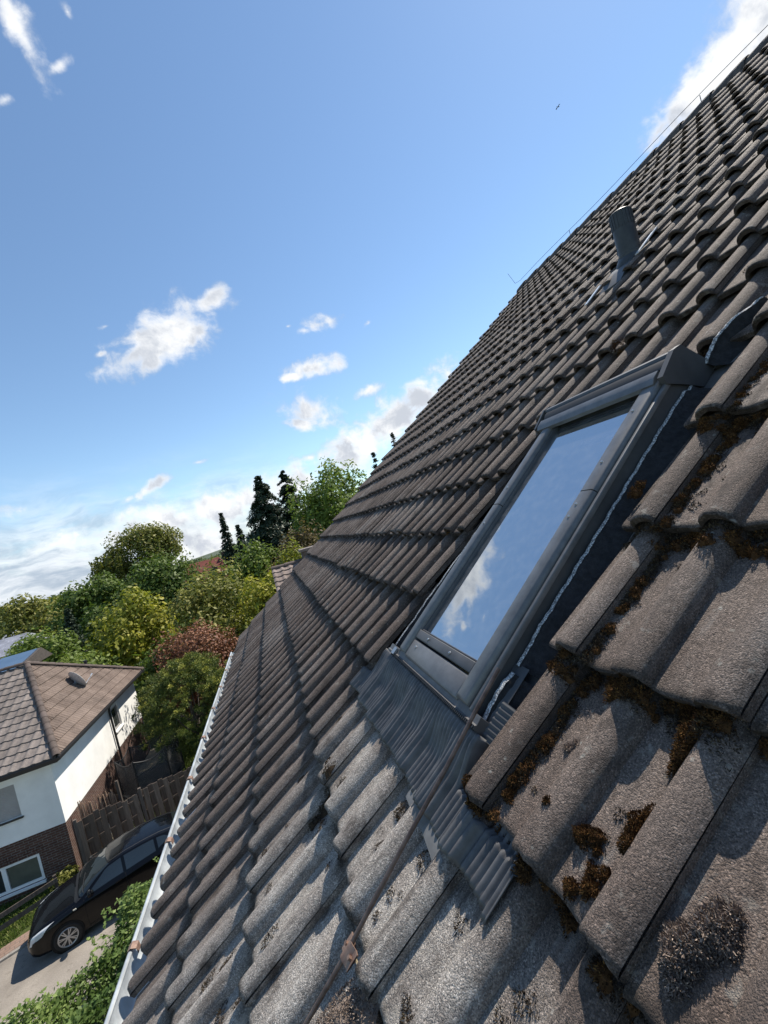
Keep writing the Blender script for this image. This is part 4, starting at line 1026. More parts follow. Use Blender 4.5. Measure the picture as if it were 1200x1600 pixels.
for i in range(6):
    (x0, y0), (x1, y1) = hexa[i], hexa[i+1]
    for s in np.linspace(0, 1, 9)[:-1 if i < 5 else None]:
        sag = .16*math.sin(s*math.pi); xx, yy_ = x0+(x1-x0)*s, y0+(y1-y0)*s
        P.append([(xx, yy_, .72), (xx+(tx-xx)*.03, yy_+(ty-yy_)*.03, 1.4), (xx, yy_, 1.98-sag)])
b.grid(P); build(b, 'safety_net', 'net', tr)
b = MB(); b.tube([p[2] for p in P], .022, 6); build(b, 'net_hem', 'black', tr)
for i in range(6):
    x0, y0 = hexa[i]; b = MB(); b.tube([(x0, y0, 0), (x0, y0, 1.2), (x0, y0, 2.02)], .026, 8); build(b, 'pole', 'black', tr)

# ------------------------------------------------------------------ car (hatchback, nose towards -x of its own frame)
def car():
    MT['paint'] = mat('black_paint', (.002, .002, .003), .25, 0, .15)[0]
    p = MT['paint'].node_tree.nodes['Principled BSDF']; p.inputs['Coat Weight'].default_value = .5; p.inputs['Coat IOR'].default_value = 1.35; p.inputs['Coat Roughness'].default_value = .03
    MT['carglass'] = mat('car_glass', (.012, .016, .017), .03, 0, 1.0)[0]
    MT['tyre'] = mat('tyre_rubber', (.014, .014, .014), .85)[0]
    MT['alloy'] = mat('alloy_rim', (.45, .45, .46), .35, .7)[0]
    MT['plastic'] = mat('black_trim', (.018, .018, .019), .6)[0]
    MT['lamp'] = mat('headlamp_glass', (.55, .57, .58), .12, .1, .9)[0]
    MT['redlamp'] = mat('tail_lamp', (.35, .02, .015), .2)[0]
    MT['amber'] = mat('side_repeater', (.75, .72, .62), .3)[0]
    MT['liner'] = mat('wheel_arch', (.004, .004, .004), .95)[0]
    root = thing('parked_car', 'black five-door hatchback parked on the driveway in front of the board fence', 'car', (-8.144, 13.461, 0), rotz=rad(18))
    M = ROOTW[root.name] @ Matrix.Scale(.93, 4)
    X = [0.0, .06, .18, .40, .75, 1.10, 1.30, 1.60, 2.0, 2.4, 2.9, 3.35, 3.70, 3.95, 4.12, 4.20]
    WH = [.60, .70, .78, .84, .870, .880, .882, .885, .885, .885, .885, .88, .865, .84, .80, .74]
    ZL = [.34, .22, .18, .17, .17, .17, .17, .17, .17, .17, .17, .17, .19, .22, .28, .36]
    ZBt = [.58, .66, .72, .79, .86, .915, .935, .95, .965, .98, 1.0, 1.02, 1.03, 1.02, .98, .90]
    ZT = [.60, .70, .765, .845, .925, .985, 1.10, 1.265, 1.405, 1.455, 1.455, 1.425, 1.36, 1.26, 1.10, .94]
    WT = [.52, .60, .66, .70, .72, .72, .69, .635, .60, .60, .60, .59, .58, .565, .58, .60]
    def sec(x):
        g = lambda A: float(np.interp(x, X, A))
        w_, zl, zb_, zt, wt = g(WH), g(ZL), g(ZBt), g(ZT), g(WT)
        pts = [(0, zl), (w_*.80, zl), (w_*.965, zl+.04), (w_*.985, .42*1.0), (w_, .60 if zb_ > .7 else .5), (w_*.99, zb_-.10), (w_*.955, zb_-.012), (w_*.925, zb_+.004),
               (w_*.925+(wt-w_*.925)*.5, zb_+(zt-.06-zb_)*.52+.012), (wt+.015, zt-.075), (wt-.04, zt-.028), (wt*.55, zt-.004), (0, zt+.004)]
        return pts
    def cr(A, t):  # catmull in section index
        n = len(A); i = min(int(t), n-2); f_ = t-i
        P0, P1, P2, P3 = A[max(i-1, 0)], A[i], A[i+1], A[min(i+2, n-1)]
        return tuple(.5*((2*b_)+(-a_+c_)*f_+(2*a_-5*b_+4*c_-d_)*f_*f_+(-a_+3*b_-3*c_+d_)*f_**3) for a_, b_, c_, d_ in zip(P0, P1, P2, P3))
    def surf(x, t, side, off=0):
        y, z = cr(sec(x), t)
        q = Vector((x, y*side, z))
        if off:
            e = .02; y1, z1 = cr(sec(x), min(12, t+e)); y2, z2 = cr(sec(min(4.2, x+.01)), t)
            a = Vector((0, (y1-y)*side, z1-z)); b_ = Vector((min(4.2, x+.01)-x+1e-6, (y2-y)*side, z2-z)); n = a.cross(b_).normalized()
            if n.y*side < 0 and abs(n.y) > .15 or (abs(n.y) <= .15 and n.z < 0): n = -n
            q = q+n*off
        return q
    xs_ = sorted(set(list(np.linspace(0, 4.2, 64))+[.02, .04]))
    ts = list(np.linspace(0, 12, 61)); b = MB()
    for side in (-1, 1): b.grid([[surf(x, t, side) for t in ts] for x in xs_])
    nosec = [surf(0, t, -1) for t in ts]+[surf(0, t, 1) for t in reversed(ts)]; b.add(nosec, [tuple(range(len(nosec)))])
    tail = [surf(4.2, t, -1) for t in ts]+[surf(4.2, t, 1) for t in reversed(ts)]; b.add(tail, [tuple(reversed(range(len(tail))))])
    body = build(b, 'body', 'paint', root, M, sharp=40)
    def patch(name, corners, side, m_, off=.004, n=10, parent=root, k=None):
        """corners (x,t) x4 bilinear"""
        b = MB(); (a, b2, c, d) = corners; P = []
        for i in range(n+1):
            u = i/n; row = []
            for j in range(n+1):
                v_ = j/n; x = (a[0]*(1-u)+b2[0]*u)*(1-v_)+(d[0]*(1-u)+c[0]*u)*v_; t = (a[1]*(1-u)+b2[1]*u)*(1-v_)+(d[1]*(1-u)+c[1]*u)*v_
                row.append(surf(x, t, side, off))
            P.append(row)
        b.grid(P); return build(b, name, m_, parent, M)
    for side in (-1, 1):
        patch('side_window', [(1.36, 7.35), (2.32, 7.35), (2.32, 9.05), (1.92, 9.0)], side, 'carglass')
        patch('side_window', [(2.40, 7.35), (3.18, 7.4), (3.18, 9.0), (2.40, 9.05)], side, 'carglass')
        patch('quarter_window', [(3.26, 7.5), (3.66, 8.1), (3.46, 8.8), (3.26, 8.95)], side, 'carglass')
        patch('door_mirror_base', [(1.42, 7.2), (1.52, 7.2), (1.56, 7.7), (1.48, 7.7)], side, 'plastic', .006)
        # door gaps and handles
        g = MB()
        for x in (1.34, 2.36, 3.30):
            g.grid([[surf(x-.004, t, side, .002), surf(x+.004, t, side, .002)] for t in np.linspace(2.2, 7.2, 20)])
        g.grid([[surf(x, 2.35, side, .002), surf(x, 2.45, side, .002)] for x in np.linspace(1.34, 3.30, 30)])
        build(g, 'door_gap', 'liner', root, M)
        for x in (2.18, 3.12): b = MB(); q = surf(x, 5.4, side, .018); b.obox(q, (.075, 0, .004), (0, .012, 0), (0, 0, .013)); build(b, 'door_handle', 'paint', root, M)
        b = MB(); q = surf(1.50, 7.2, side, .09)+Vector((0, side*.03, .05))
        b.grid([[q+Vector((.055*math.cos(a)*r_, side*(.11*math.sin(a)*r_), z_)) for a in np.linspace(0, 2*math.pi, 17)] for r_, z_ in ((.01, -.07), (.75, -.065), (1, -.03), (1, .03), (.75, .065), (.01, .07))]); build(b, 'door_mirror', 'paint', root, M)
        b = MB(); q = surf(1.12, 5.45, side, .006); b.obox(q, (.038, 0, 0), (0, .006, 0), (0, 0, .014)); build(b, 'side_repeater', 'amber', root, M)
        lamp = patch('headlight', [(.05, 4.3), (.36, 4.9), (.66, 7.2), (.18, 7.9)], side, 'lamp', .006)
        patch('tail_light', [(3.98, 4.6), (4.16, 4.6), (4.12, 7.5), (3.95, 7.3)], side, 'redlamp', .006)
        # sill / lower trim
        patch('sill_trim', [(1.1, 1.6), (3.1, 1.6), (3.1, 2.2), (1.1, 2.2)], side, 'plastic', .004)
        for wx_ in (.86, 3.46):
            yw = side*(float(np.interp(wx_, X, WH))-.012)
            b = MB(); b.grid([[(wx_+r_*math.cos(a), yw+side*.022, .325+r_*math.sin(a)) for a in np.linspace(0, 2*math.pi, 37)] for r_ in (.01, .375)]); build(b, 'wheel_arch', 'liner', root, M)
            b = MB(); P = []
            for r_, yo in ((.21, -.02), (.225, .030), (.25, .040), (.295, .038), (.318, .020), (.320, -.03), (.318, -.17)): P.append([(wx_+r_*math.cos(a), yw+side*yo, .320+r_*math.sin(a)) for a in np.linspace(0, 2*math.pi, 41)])
            b.grid(P); wh = build(b, 'wheel', 'tyre', root, M)
            b = MB(); b.grid([[(wx_+r_*math.cos(a), yw+side*yo, .320+r_*math.sin(a)) for a in np.linspace(0, 2*math.pi, 41)] for r_, yo in ((.232, .036), (.222, .044), (.205, .036), (.200, .0251))])
            for k in range(7):
                for dd in (-.13, .13):
                    a = 2*math.pi*k/7+dd+.3; ca, sa = math.cos(a), math.sin(a); a2 = 2*math.pi*k/7+.3+dd*.55
                    p0 = Vector((wx_+.035*math.cos(a2), yw+side*.034, .320+.035*math.sin(a2))); p1 = Vector((wx_+.208*ca, yw+side*.034, .320+.208*sa)); d2 = (p1-p0); L2 = d2.length; d2.normalize(); nn = d2.cross(Vector((0, 1, 0)))
                    b.obox((p0+p1)/2, d2*(L2/2), Vector((0, .006, 0)), nn*.0115)
            b.grid([[(wx_+r_*math.cos(a), yw+side*yo, .320+r_*math.sin(a)) for a in np.linspace(0, 2*math.pi, 21)] for r_, yo in ((.055, .034), (.050, .043), (.03, .046), (.001, .046))])
            build(b, 'rim', 'alloy', wh, M, sharp=30)
            b = MB(); b.grid([[(wx_+r_*math.cos(a), yw+side*.0265, .320+r_*math.sin(a)) for a in np.linspace(0, 2*math.pi, 21)] for r_ in (.2, .001)]); build(b, 'brake_disc', 'plastic', wh, M)
    def across(name, xa_, xb_, ta, tb_, m_, off=.004, fx=lambda f_: 0):
        b = MB(); P = []
        for s in np.linspace(-1, 1, 25):
            side = -1 if s < 0 else 1; row = []
            for j in range(9):
                x = xa_+(xb_-xa_)*j/8; tt = ta+(tb_-ta)*j/8; t = 12-(12-tt)*abs(s); row.append(surf(x+fx(abs(s)), t, side, off))
            P.append(row)
        b.grid(P); return build(b, name, m_, root, M)
    across('windscreen', 1.22, 1.93, 8.2, 9.9, 'carglass', .004, lambda s: .10*s*s)
    across('rear_window', 3.78, 4.06, 9.6, 8.4, 'carglass', .004)
    across('scuttle', 1.10, 1.19, 8.0, 8.2, 'plastic', .004, lambda s: .10*s*s)
    # roof panel shut lines, wipers, grille, plate, aerial
    g = MB()
    for side in (-1, 1): g.grid([[surf(x, 10.35, side, .002), surf(x, 10.47, side, .002)] for x in np.linspace(1.98, 3.9, 30)])
    build(g, 'roof_seam', 'plastic', root, M)
    for (x0, y0, x1, y1) in ((1.27, -.55, 1.40, .05), (1.23, .10, 1.36, .62)):
        b = MB(); P = []
        for s in np.linspace(0, 1, 9):
            xx, yy_ = x0+(x1-x0)*s, y0+(y1-y0)*s; tt = 9.; 
            t = 12-(3.2)*abs(yy_)/.66; q = surf(xx+.1*(yy_/.6)**2, t, -1 if yy_ < 0 else 1, .02); P.append(q)
        b.tube(P, .008, 5); build(b, 'wiper', 'plastic', root, M)
    b = MB(); b.grid([[Vector((x_, y_, z_)) for y_ in np.linspace(-.5, .5, 9)] for x_, z_ in ((-.012, .50), (-.016, .42), (-.012, .34))]); build(b, 'grille', 'plastic', root, M)
    b = MB(); b.box((-.03, -.26, .38), (-.014, .26, .49)); build(b, 'number_plate', 'pvc', root, M, smooth=False)
    b = MB(); b.tube([surf(3.6, 12, 1, 0), surf(3.6, 12, 1, 0)+Vector((.10, 0, .22))], [.006, .003], 5); build(b, 'aerial', 'plastic', root, M)
    b = MB(); b.grid([[surf(x, 4.0, -1, .002) for x in (3.6, 3.6)]]*2); 
    return root
car()

# ------------------------------------------------------------------ vegetation
def unit(v): return v/np.linalg.norm(v, axis=-1, keepdims=True)
def leaves(pts, nrm_, size, elong=1.5, jit=.8):
    n = len(pts); d = unit(nrm_+rng.normal(0, jit, (n, 3))); a = unit(np.cross(d, rng.normal(0, 1, (n, 3)))); b = np.cross(d, a)
    s = (size*rng.uniform(.6, 1.35, n))[:, None]
    P = np.stack([pts-a*s*.5*elong, pts-b*s*.42+a*s*.05, pts+a*s*.5*elong, pts+b*s*.42+a*s*.05], 1)
    return P.reshape(-1, 3), np.arange(n*4).reshape(-1, 4)
def crown_pts(c, R, lobes, n, shape='round', lob=(.30, .48), fill=.25):
    """lobed crown: returns points, outward normals, lobe tint"""
    c = np.array(c, float); R = np.array(R, float); per = int(n/lobes)
    P = []; N = []; T = []
    for i in range(lobes):
        d = unit(rng.normal(0, 1, 3)); rr = rng.uniform(.35, .95)**.6
        q = d*R*rr*.82
        if shape == 'egg' : q[:2] *= 1-.35*max(0, q[2]/R[2])
        if shape == 'dome': q[2] = abs(q[2])*1.0-.25*R[2]; 
        lr = rng.uniform(*lob)*R*rng.uniform(.8, 1.15, 3)
        dd = unit(rng.normal(0, 1, (per, 3))); dd[:, 2] = np.where(rng.random(per) < .35, np.abs(dd[:, 2]), dd[:, 2])
        rad_ = np.where(rng.random(per) < fill, rng.uniform(.3, .9, per), rng.uniform(.88, 1.10, per))
        rad_ = rad_*(1+.13*np.sin(dd[:, 0]*5+i)+.13*np.sin(dd[:, 1]*6+i*2)+.1*np.sin(dd[:, 2]*7))
        P.append(c+q+dd*lr*rad_[:, None]); N.append(dd*.8+unit(q+1e-6)*.5+[0, 0, .35]); T.append(np.full(per, rng.uniform(0, 1))*.45+rng.random(per)*.4+.15*(dd[:, 2]*.5+.5))
    return np.concatenate(P), np.concatenate(N), np.concatenate(T)
MT['bark'] = rough_mat('bark', (.055, .042, .033), (.12, .10, .08), 4, .9, 20, .7, .02)
MT['bark_pale'] = rough_mat('pale_bark', (.14, .13, .12), (.45, .44, .42), 5, .8, 20, .5, .02)
def trunk(root, x, y, top, r, limbs, crown_c, crown_R, m='bark'):
    b = MB(); pts = [(x+.08*top*.1*math.sin(i*1.3), y+.06*top*.1*math.cos(i*1.7), top*.8*i/6) for i in range(7)]
    b.tube(pts, [r*(1-.11*i) for i in range(7)], 8)
    for k in range(limbs):
        s = random.uniform(.35, .8); p0 = Vector(pts[int(s*6)]); d = Vector((random.uniform(-1, 1), random.uniform(-1, 1), random.uniform(.2, .9)))
        p1 = Vector(crown_c)+Vector((d.x*crown_R[0], d.y*crown_R[1], (d.z-.3)*crown_R[2]))*.62
        b.tube([p0, (p0+p1)/2+Vector((0, 0, -.04*top)), p1], [r*.45, r*.28, r*.08], 6)
    build(b, 'trunk', m, root)
def tree(name, label, cat, x, y, top, width, leafm, n, size, lobes=26, base=.25, shape='round', bark='bark', group=None, depthf=1.0, lob=(.30, .48), fill=.25):
    root = thing(name, label, cat, (x, y, 0), group); zb_ = top*base; c = (x, y, (top+zb_)/2); R = (width/2, width/2*depthf, (top-zb_)/2)
    trunk(root, x, y, top*.8, max(.06, top*.018), 7, c, R, bark)
    P, N, T = crown_pts(c, R, lobes, n, shape, lob, fill); V, F = leaves(P, N, size)
    mk('crown', V, F, leafm, root, None, False, rnd=np.clip(T, 0, 1)); return root
LM = {
 'mid': leaf_mat('leaf_mid', (0.052, 0.088, 0.017), (0.130, 0.181, 0.033), (0.273, 0.325, 0.072)),
 'deep': leaf_mat('leaf_deep', (0.033, 0.056, 0.013), (0.078, 0.119, 0.024), (0.169, 0.225, 0.050)),
 'yellow': leaf_mat('leaf_yellowgreen', (0.091, 0.106, 0.013), (0.208, 0.219, 0.028), (0.468, 0.413, 0.050)),
 'olive': leaf_mat('leaf_olive', (0.072, 0.081, 0.020), (0.169, 0.175, 0.040), (0.351, 0.325, 0.088)),
 'red': leaf_mat('leaf_russet', (0.078, 0.035, 0.022), (0.182, 0.075, 0.042), (0.312, 0.150, 0.072), .15),
 'brown': leaf_mat('leaf_brownish', (0.065, 0.050, 0.024), (0.130, 0.094, 0.044), (0.221, 0.175, 0.077)),
 'conifer': leaf_mat('needle_dark', (.012, .022, .014), (.028, .045, .026), (.06, .085, .045), .05),
 'pine': leaf_mat('needle_pine', (0.036, 0.056, 0.015), (0.111, 0.144, 0.031), (0.546, 0.500, 0.099), .08),
 'hedge': leaf_mat('leaf_hedge', (.042, .078, .02), (.10, .16, .04), (.25, .32, .10), .3),
 'far': leaf_mat('leaf_far', (0.052, 0.075, 0.028), (0.098, 0.125, 0.044), (0.169, 0.194, 0.077)),
}
def conifer(name, label, x, y, top, width, n, size, tiers=26, droop=.3, open_=.5, base=.1, group=None, irregular=.25, lm='conifer'):
    root = thing(name, label, 'conifer', (x, y, 0), group)
    b = MB(); b.tube([(x, y, 0), (x, y, top*.5), (x, y, top*.97)], [top*.014, top*.009, .02], 7)
    PP = []; NN = []; TT = []; SS = []
    per = max(8, int(n/(tiers*7)))
    for k in range(tiers):
        f = k/(tiers-1); z0 = top*(base+(1-base)*f**.92); Rr = width/2*(1-f)**1.0*1.0+width*.02
        for q in range(7):
            a = rng.uniform(0, 2*np.pi); z0 = top*(base+(1-base)*min(1, max(0, f+rng.uniform(-.9, .9)/tiers))**.92); L = Rr*rng.uniform(1-irregular*1.6, 1+irregular*.6)
            if L < .02: continue
            t = rng.uniform(.08, 1, per)**.8; spread = .16*L*(1-t*.55)+size*.4
            px = x+np.cos(a)*L*t+rng.normal(0, 1, per)*spread*abs(np.sin(a)); py = y+np.sin(a)*L*t+rng.normal(0, 1, per)*spread*abs(np.cos(a))
            pz = z0+L*(.15*t-droop*t*t*1.2+.16*np.maximum(0, t-.7))-np.abs(rng.normal(0, .10, per))*L*.8-rng.random(per)*size*.6
            SS.append(np.full(per, size*(1-.5*f))); PP.append(np.stack([px, py, pz], 1)); NN.append(np.tile([np.cos(a)*.4, np.sin(a)*.4, .8], (per, 1))); TT.append(np.clip(rng.random(per)*.5+.3*t+rng.uniform(-.05, .2), 0, 1))
            if k % 3 == 0 and q < 4: b.tube([(x, y, z0), (x+math.cos(a)*L*.9, y+math.sin(a)*L*.9, z0+L*(.13-droop))], [top*.004, .01], 5)
    build(b, 'trunk', 'bark', root)
    P, N, T = map(np.concatenate, (PP, NN, TT)); V, F = leaves(P, N, np.concatenate(SS), 2.2, .6); mk('crown', V, F, LM[lm], root, None, False, rnd=T); return root

# birch-like tree with hanging strands on its left
bt = thing('birch_tree', 'tall birch with a round olive-green crown and drooping strands on its left', 'tree', (-18.2, 70, 0))
cB = (-17.6, 70, 11.2); RB = (5.4, 4.6, 5.0)
trunk(bt, -18.2, 70, 13, .25, 9, cB, RB, 'bark_pale')
P, N, T = crown_pts(cB, RB, 50, 14000, 'round', (.24, .40), .3)
PP, NN, TT = [P], [N], [T]
for i in range(75):
    a = rng.uniform(2.2, 4.6); rr = rng.uniform(.6, 1.12); sx, sy = cB[0]-.6+math.cos(a)*RB[0]*rr*1.05, cB[1]+math.sin(a)*RB[1]*rr; st = cB[2]+rng.uniform(.5, 4.6)*(1.25-rr); L = rng.uniform(1.5, 4.2); m_ = int(L*16)
    t = rng.random(m_); PP.append(np.stack([sx-.5*t*t+rng.normal(0, .12, m_), sy+rng.normal(0, .12, m_), st-L*t], 1)); NN.append(np.tile([-.3, -.3, .4], (m_, 1))); TT.append(rng.random(m_)*.5)
V, F = leaves(np.concatenate(PP), np.concatenate(NN), .27); mk('crown', V, F, LM['olive'], bt, None, False, rnd=np.clip(np.concatenate(TT), 0, 1))

tree('leafy_tree', 'dense mid-green rounded tree in front of the birch', 'tree', -11.6, 48, 10.2, 8.0, LM['deep'], 11000, .24, 34, .1)
tree('yellow_tree', 'yellow-green tree left of the russet shrub, right behind the white house', 'tree', -9.9, 33, 7.3, 5.6, LM['yellow'], 9500, .19, 30, .05)
tree('yellow_tree', 'wide olive and yellow-green tree above the russet shrub', 'tree', -4.2, 31, 7.6, 6.6, LM['olive'], 9500, .19, 32, .05)
tree('yellow_tree', 'bright yellow-leaved tree touching the edge of the tiled roof', 'tree', -.9, 28, 6.9, 4.6, LM['yellow'], 8000, .17, 26, .05)
tree('leafy_tree', 'dark broad tree left of the birch, lower than it', 'tree', -22.6, 62, 10.0, 9.0, LM['deep'], 9000, .3, 28, .1)
conifer('dark_conifer', 'dark narrow conifer standing in front of the left woods', -18.6, 45, 7.2, 3.4, 7000, .22, 26, .35)
tree('leafy_tree', 'olive-brown tree at the far left edge under the skyline', 'tree', -35.5, 76, 9.4, 11, LM['olive'], 8000, .34, 26, .05)
tree('leafy_tree', 'flat-topped far green tree between the left-edge tree and the woods', 'tree', -30.5, 80, 9.2, 9, LM['mid'], 6500, .34, 22, .05)
tree('leafy_tree', 'light green tree beside the grey roof at the left', 'tree', -17.6, 38, 6.2, 5.0, LM['mid'], 9000, .18, 28, .05)
tree('leafy_tree', 'small light green tree at the left edge above the solar roof', 'tree', -25.5, 52, 5.6, 4.2, LM['mid'], 4500, .2, 18, .05)
tree('leafy_tree', 'dark green tree filling the gap right of the narrow conifer', 'tree', -14.2, 42, 6.9, 5.2, LM['deep'], 7500, .22, 24, .05)
tree('russet_shrub', 'large round reddish-brown shrub next to the end of the zinc gutter', 'shrub', -4.8, 24, 5.85, 4.5, LM['red'], 15000, .095, 34, .05, lob=(.26, .40))
tree('lime_shrub', 'small lime-yellow shrub between the russet shrub and the tiled roof', 'shrub', -1.9, 22.5, 4.95, 2.2, LM['yellow'], 4500, .10, 16, .05)
tree('leafy_tree', 'big bright green broadleaf tree beside the roof edge', 'tree', 7.4, 43, 14.6, 9.6, LM['mid'], 24000, .23, 50, .08, lob=(.24, .40))
tree('leafy_tree', 'green tree crown between the tall spruce and the big broadleaf', 'tree', 4.6, 47, 12.4, 5.6, LM['deep'], 8000, .24, 26, .1)
tree('leafy_tree', 'grey-green rounded tree below the tall dark spruces', 'tree', -1.1, 38, 8.7, 5.6, LM['mid'], 9500, .19, 30, .05)
tree('leafy_tree', 'dark bush-like tree right of the red roof', 'tree', -4.6, 40, 7.6, 4.4, LM['deep'], 7000, .2, 22, .05)
tree('brown_tree', 'brownish-leaved tree under the big bright green broadleaf', 'tree', 2.2, 36, 9.3, 4.8, LM['brown'], 8500, .18, 28, .05)
tree('leafy_tree', 'yellowish green bush-like tree above the brown neighbouring roof', 'tree', .9, 29, 8.0, 3.4, LM['yellow'], 6000, .16, 20, .05)
conifer('cypress', 'slim dark cypress, the taller of the pair above the red roof', -5.2, 60, 13.6, 5.0, 8000, .26, 30, .45)
conifer('cypress', 'slim dark cypress, the shorter of the pair above the red roof', -3.6, 61, 11.6, 5.5, 8000, .26, 28, .45)
conifer('spruce', 'tall dark spruce with ragged branches, left one of the two spruces', .6, 55, 16.6, 16, 26000, .30, 26, .5, irregular=.35)
conifer('spruce', 'tall dark spruce with open top, right one of the two spruces', 3.9, 58, 17.0, 15.5, 22000, .30, 22, .4, irregular=.5)
conifer('small_conifer', 'little pine tip peeking over the roof verge beside the broadleaf', 14.4, 50, 15.6, 5.0, 4500, .24, 22, .3, irregular=.5)
conifer('small_conifer', 'small conifer tip peeking over the roof verge higher up', 17.4, 50, 17.5, 5.0, 4500, .24, 24, .3, irregular=.5)
# near pine: tufted branches
def pine(name, label, x, y, top, width, nl, per, basef=.12, dz=0):
    root = thing(name, label, 'pine', (x, y, 0)); c = np.array([x, y, top*.52]); R = np.array([width/2, width/2*.95, top*.48])
    trunk(root, x, y, top*.9, .12, 10, c, R*1.1)
    P = []; N = []; T = []
    for i in range(nl):
        d = unit(rng.normal(0, 1, 3)); d[2] = d[2] if d[2] > -.55 else -d[2]; rr = rng.uniform(.4, 1.15)**.5
        q = c+d*R*rr*(1-.18*max(0, d[2])); lr = rng.uniform(.10, .22)
        dd = unit(rng.normal(0, 1, (per, 3))+np.array([0, 0, .55])+d*.5); base = q+dd*lr*rng.uniform(.3, 1.0, (per, 1))
        P.append(base); N.append(dd); T.append(np.clip(.1+.5*(dd[:, 2]*.5+.5)*rng.random(per)+rng.uniform(-.1, .5)*(dd[:, 2] > .1), 0, 1))
    P, N, T = map(np.concatenate, (P, N, T)); n = len(P); L = rng.uniform(.05, .10, (n, 1)); a = unit(np.cross(N, rng.normal(0, 1, (n, 3))))*.014
    dirn = unit(N+rng.normal(0, .4, (n, 3)))
    V = np.stack([P-a, P+a, P+dirn*L+a*.3, P+dirn*L-a*.3], 1).reshape(-1, 3); mk('crown', V, np.arange(n*4).reshape(-1, 4), LM['pine'], root, None, False, rnd=T)
pine('pine_tree', 'bushy dark pine with yellow-tipped tufts between the white house and the gutter', -5.0, 20.7, 4.8, 4.3, 620, 90)
pine('pine_tree', 'smaller tufted pine half hidden by the gutter beside the bushy pine', -3.1, 19.6, 4.0, 2.6, 300, 110)
tree('leafy_bush', 'low dark bush in shade at the foot of the pine', 'bush', -3.0, 21.2, 2.4, 4.2, LM['deep'], 7000, .10, 20, .02)
tree('leafy_bush', 'dark bush behind the end of the white house', 'bush', -6.9, 27.0, 4.6, 3.6, LM['deep'], 8000, .13, 22, .02)
tree('leafy_bush', 'green bush behind the ridge of the white house', 'bush', -12.6, 29.0, 5.2, 5.0, LM['mid'], 8000, .15, 24, .02)
# hedge below the gutter
def hedge():
    n = 120000; u_ = rng.random(n); v_ = rng.random(n)
    # outline in plan: between the house wall and a wavy edge
    y = 3.5+u_*9.4; xe = -6.5+.25*np.sin(y*1.3)+.2*np.sin(y*3.1+1)-.30*np.maximum(0, 9.8-y)+.72*np.maximum(0, y-9.9); x = xe+(-1.1-xe)*v_
    edge = np.minimum(1, (x-xe)/.7); endf = np.minimum(1, (12.95-y)/1.4); top = (1.38+.22*np.sin(x*2.3+y*1.7)+.16*np.sin(x*5.1-y*3.3)+.1*np.sin(y*7))*np.clip(edge, .08, 1)**.5*np.clip(endf, .05, 1)**.6
    k = rng.random(n); z = top*np.where(k < .7, rng.uniform(.9, 1.06, n), rng.uniform(.2, .95, n))
    P = np.stack([x+rng.normal(0, .03, n), y+rng.normal(0, .03, n), z], 1); N = np.tile([-.3, -.1, 1.], (n, 1)); T = np.clip(.25+.5*rng.random(n)+.25*np.sin(x*3)*np.sin(y*2.2), 0, 1)
    # loose shoots at the rim
    m_ = 260; PP = [P]; NN = [N]; TT = [T]
    for i in range(m_):
        yy_ = rng.uniform(4, 12.4); x0 = -6.45+.25*math.sin(yy_*1.3)+.2*math.sin(yy_*3.1+1)-.30*max(0, 9.8-yy_)+.72*max(0, yy_-9.9)+rng.uniform(-.1, 1.2); q = int(rng.uniform(8, 20)); t = np.linspace(0, 1, q); L = rng.uniform(.2, .5); a = rng.uniform(1.8, 4.2)
        zz = .7+.7*rng.random()
        PP.append(np.stack([x0+np.cos(a)*L*t, yy_+np.sin(a)*L*t, zz+L*.7*t-L*.5*t*t], 1)+rng.normal(0, .02, (q, 3))); NN.append(np.tile([0, 0, 1.], (q, 1))); TT.append(rng.random(q)*.5+.4)
    V, F = leaves(np.concatenate(PP), np.concatenate(NN), .062, 1.4, .55)
    root = thing('hedge', 'bright green leafy hedge below the gutter at the bottom left', 'hedge', (-3.5, 8.5, 0))
    mk('foliage', V, F, LM['hedge'], root, None, False, rnd=np.concatenate(TT))
    b = MB()
    for i in range(60): yy_ = random.uniform(4, 12); x0 = random.uniform(-5., -1.6); b.tube([(x0, yy_, 0), (x0+random.uniform(-.3, .3), yy_+random.uniform(-.3, .3), 1.1)], [.02, .008], 5)
    build(b, 'stems', 'bark', root)
hedge()
tree('leafy_bush', 'sparse leafy twigs reaching in at the bottom left corner', 'bush', -8.6, 11.0, 1.5, 1.5, LM['hedge'], 1500, .075, 12, .02, lob=(.3, .6), fill=.7)
tree('leafy_bush', 'low weeds growing against the brick base beside the board fence', 'bush', -8.35, 15.72, .5, .75, LM['olive'], 1400, .05, 10, .02)
# woodland masses in the distance
def wood(label, x0, x1, y0, y1, n, hgt, size, lm):
    m_ = 240; cx = rng.uniform(x0, x1, m_); cy = rng.uniform(y0, y1, m_); r_ = rng.uniform(2.2, 4.2, m_)*(hgt/7); ht = hgt*rng.uniform(.72, 1.05, m_)
    per = n//m_; P = []; N = []; T = []
    for i in range(m_):
        d = unit(rng.normal(0, 1, (per, 3))); rr = rng.uniform(.85, 1.1, per)*(1+.15*np.sin(d[:, 0]*6+i)+.15*np.sin(d[:, 2]*7)); P.append(np.stack([cx[i]+d[:, 0]*r_[i]*rr, cy[i]+d[:, 1]*r_[i]*rr, np.maximum(.1, ht[i]-r_[i]+d[:, 2]*r_[i]*rr)], 1)); N.append(d+[0, 0, .4]); T.append(rng.random(per)*.5+rng.random()*.5)
    V, F = leaves(np.concatenate(P), np.concatenate(N), size); tag(mk('woodland', V, F, LM[lm], None, None, False, rnd=np.concatenate(T)), label, 'woodland', kind='stuff')
wood('distant woods in the gardens behind the single trees', -70, 60, 90, 180, 26000, 7.2, .55, 'far')
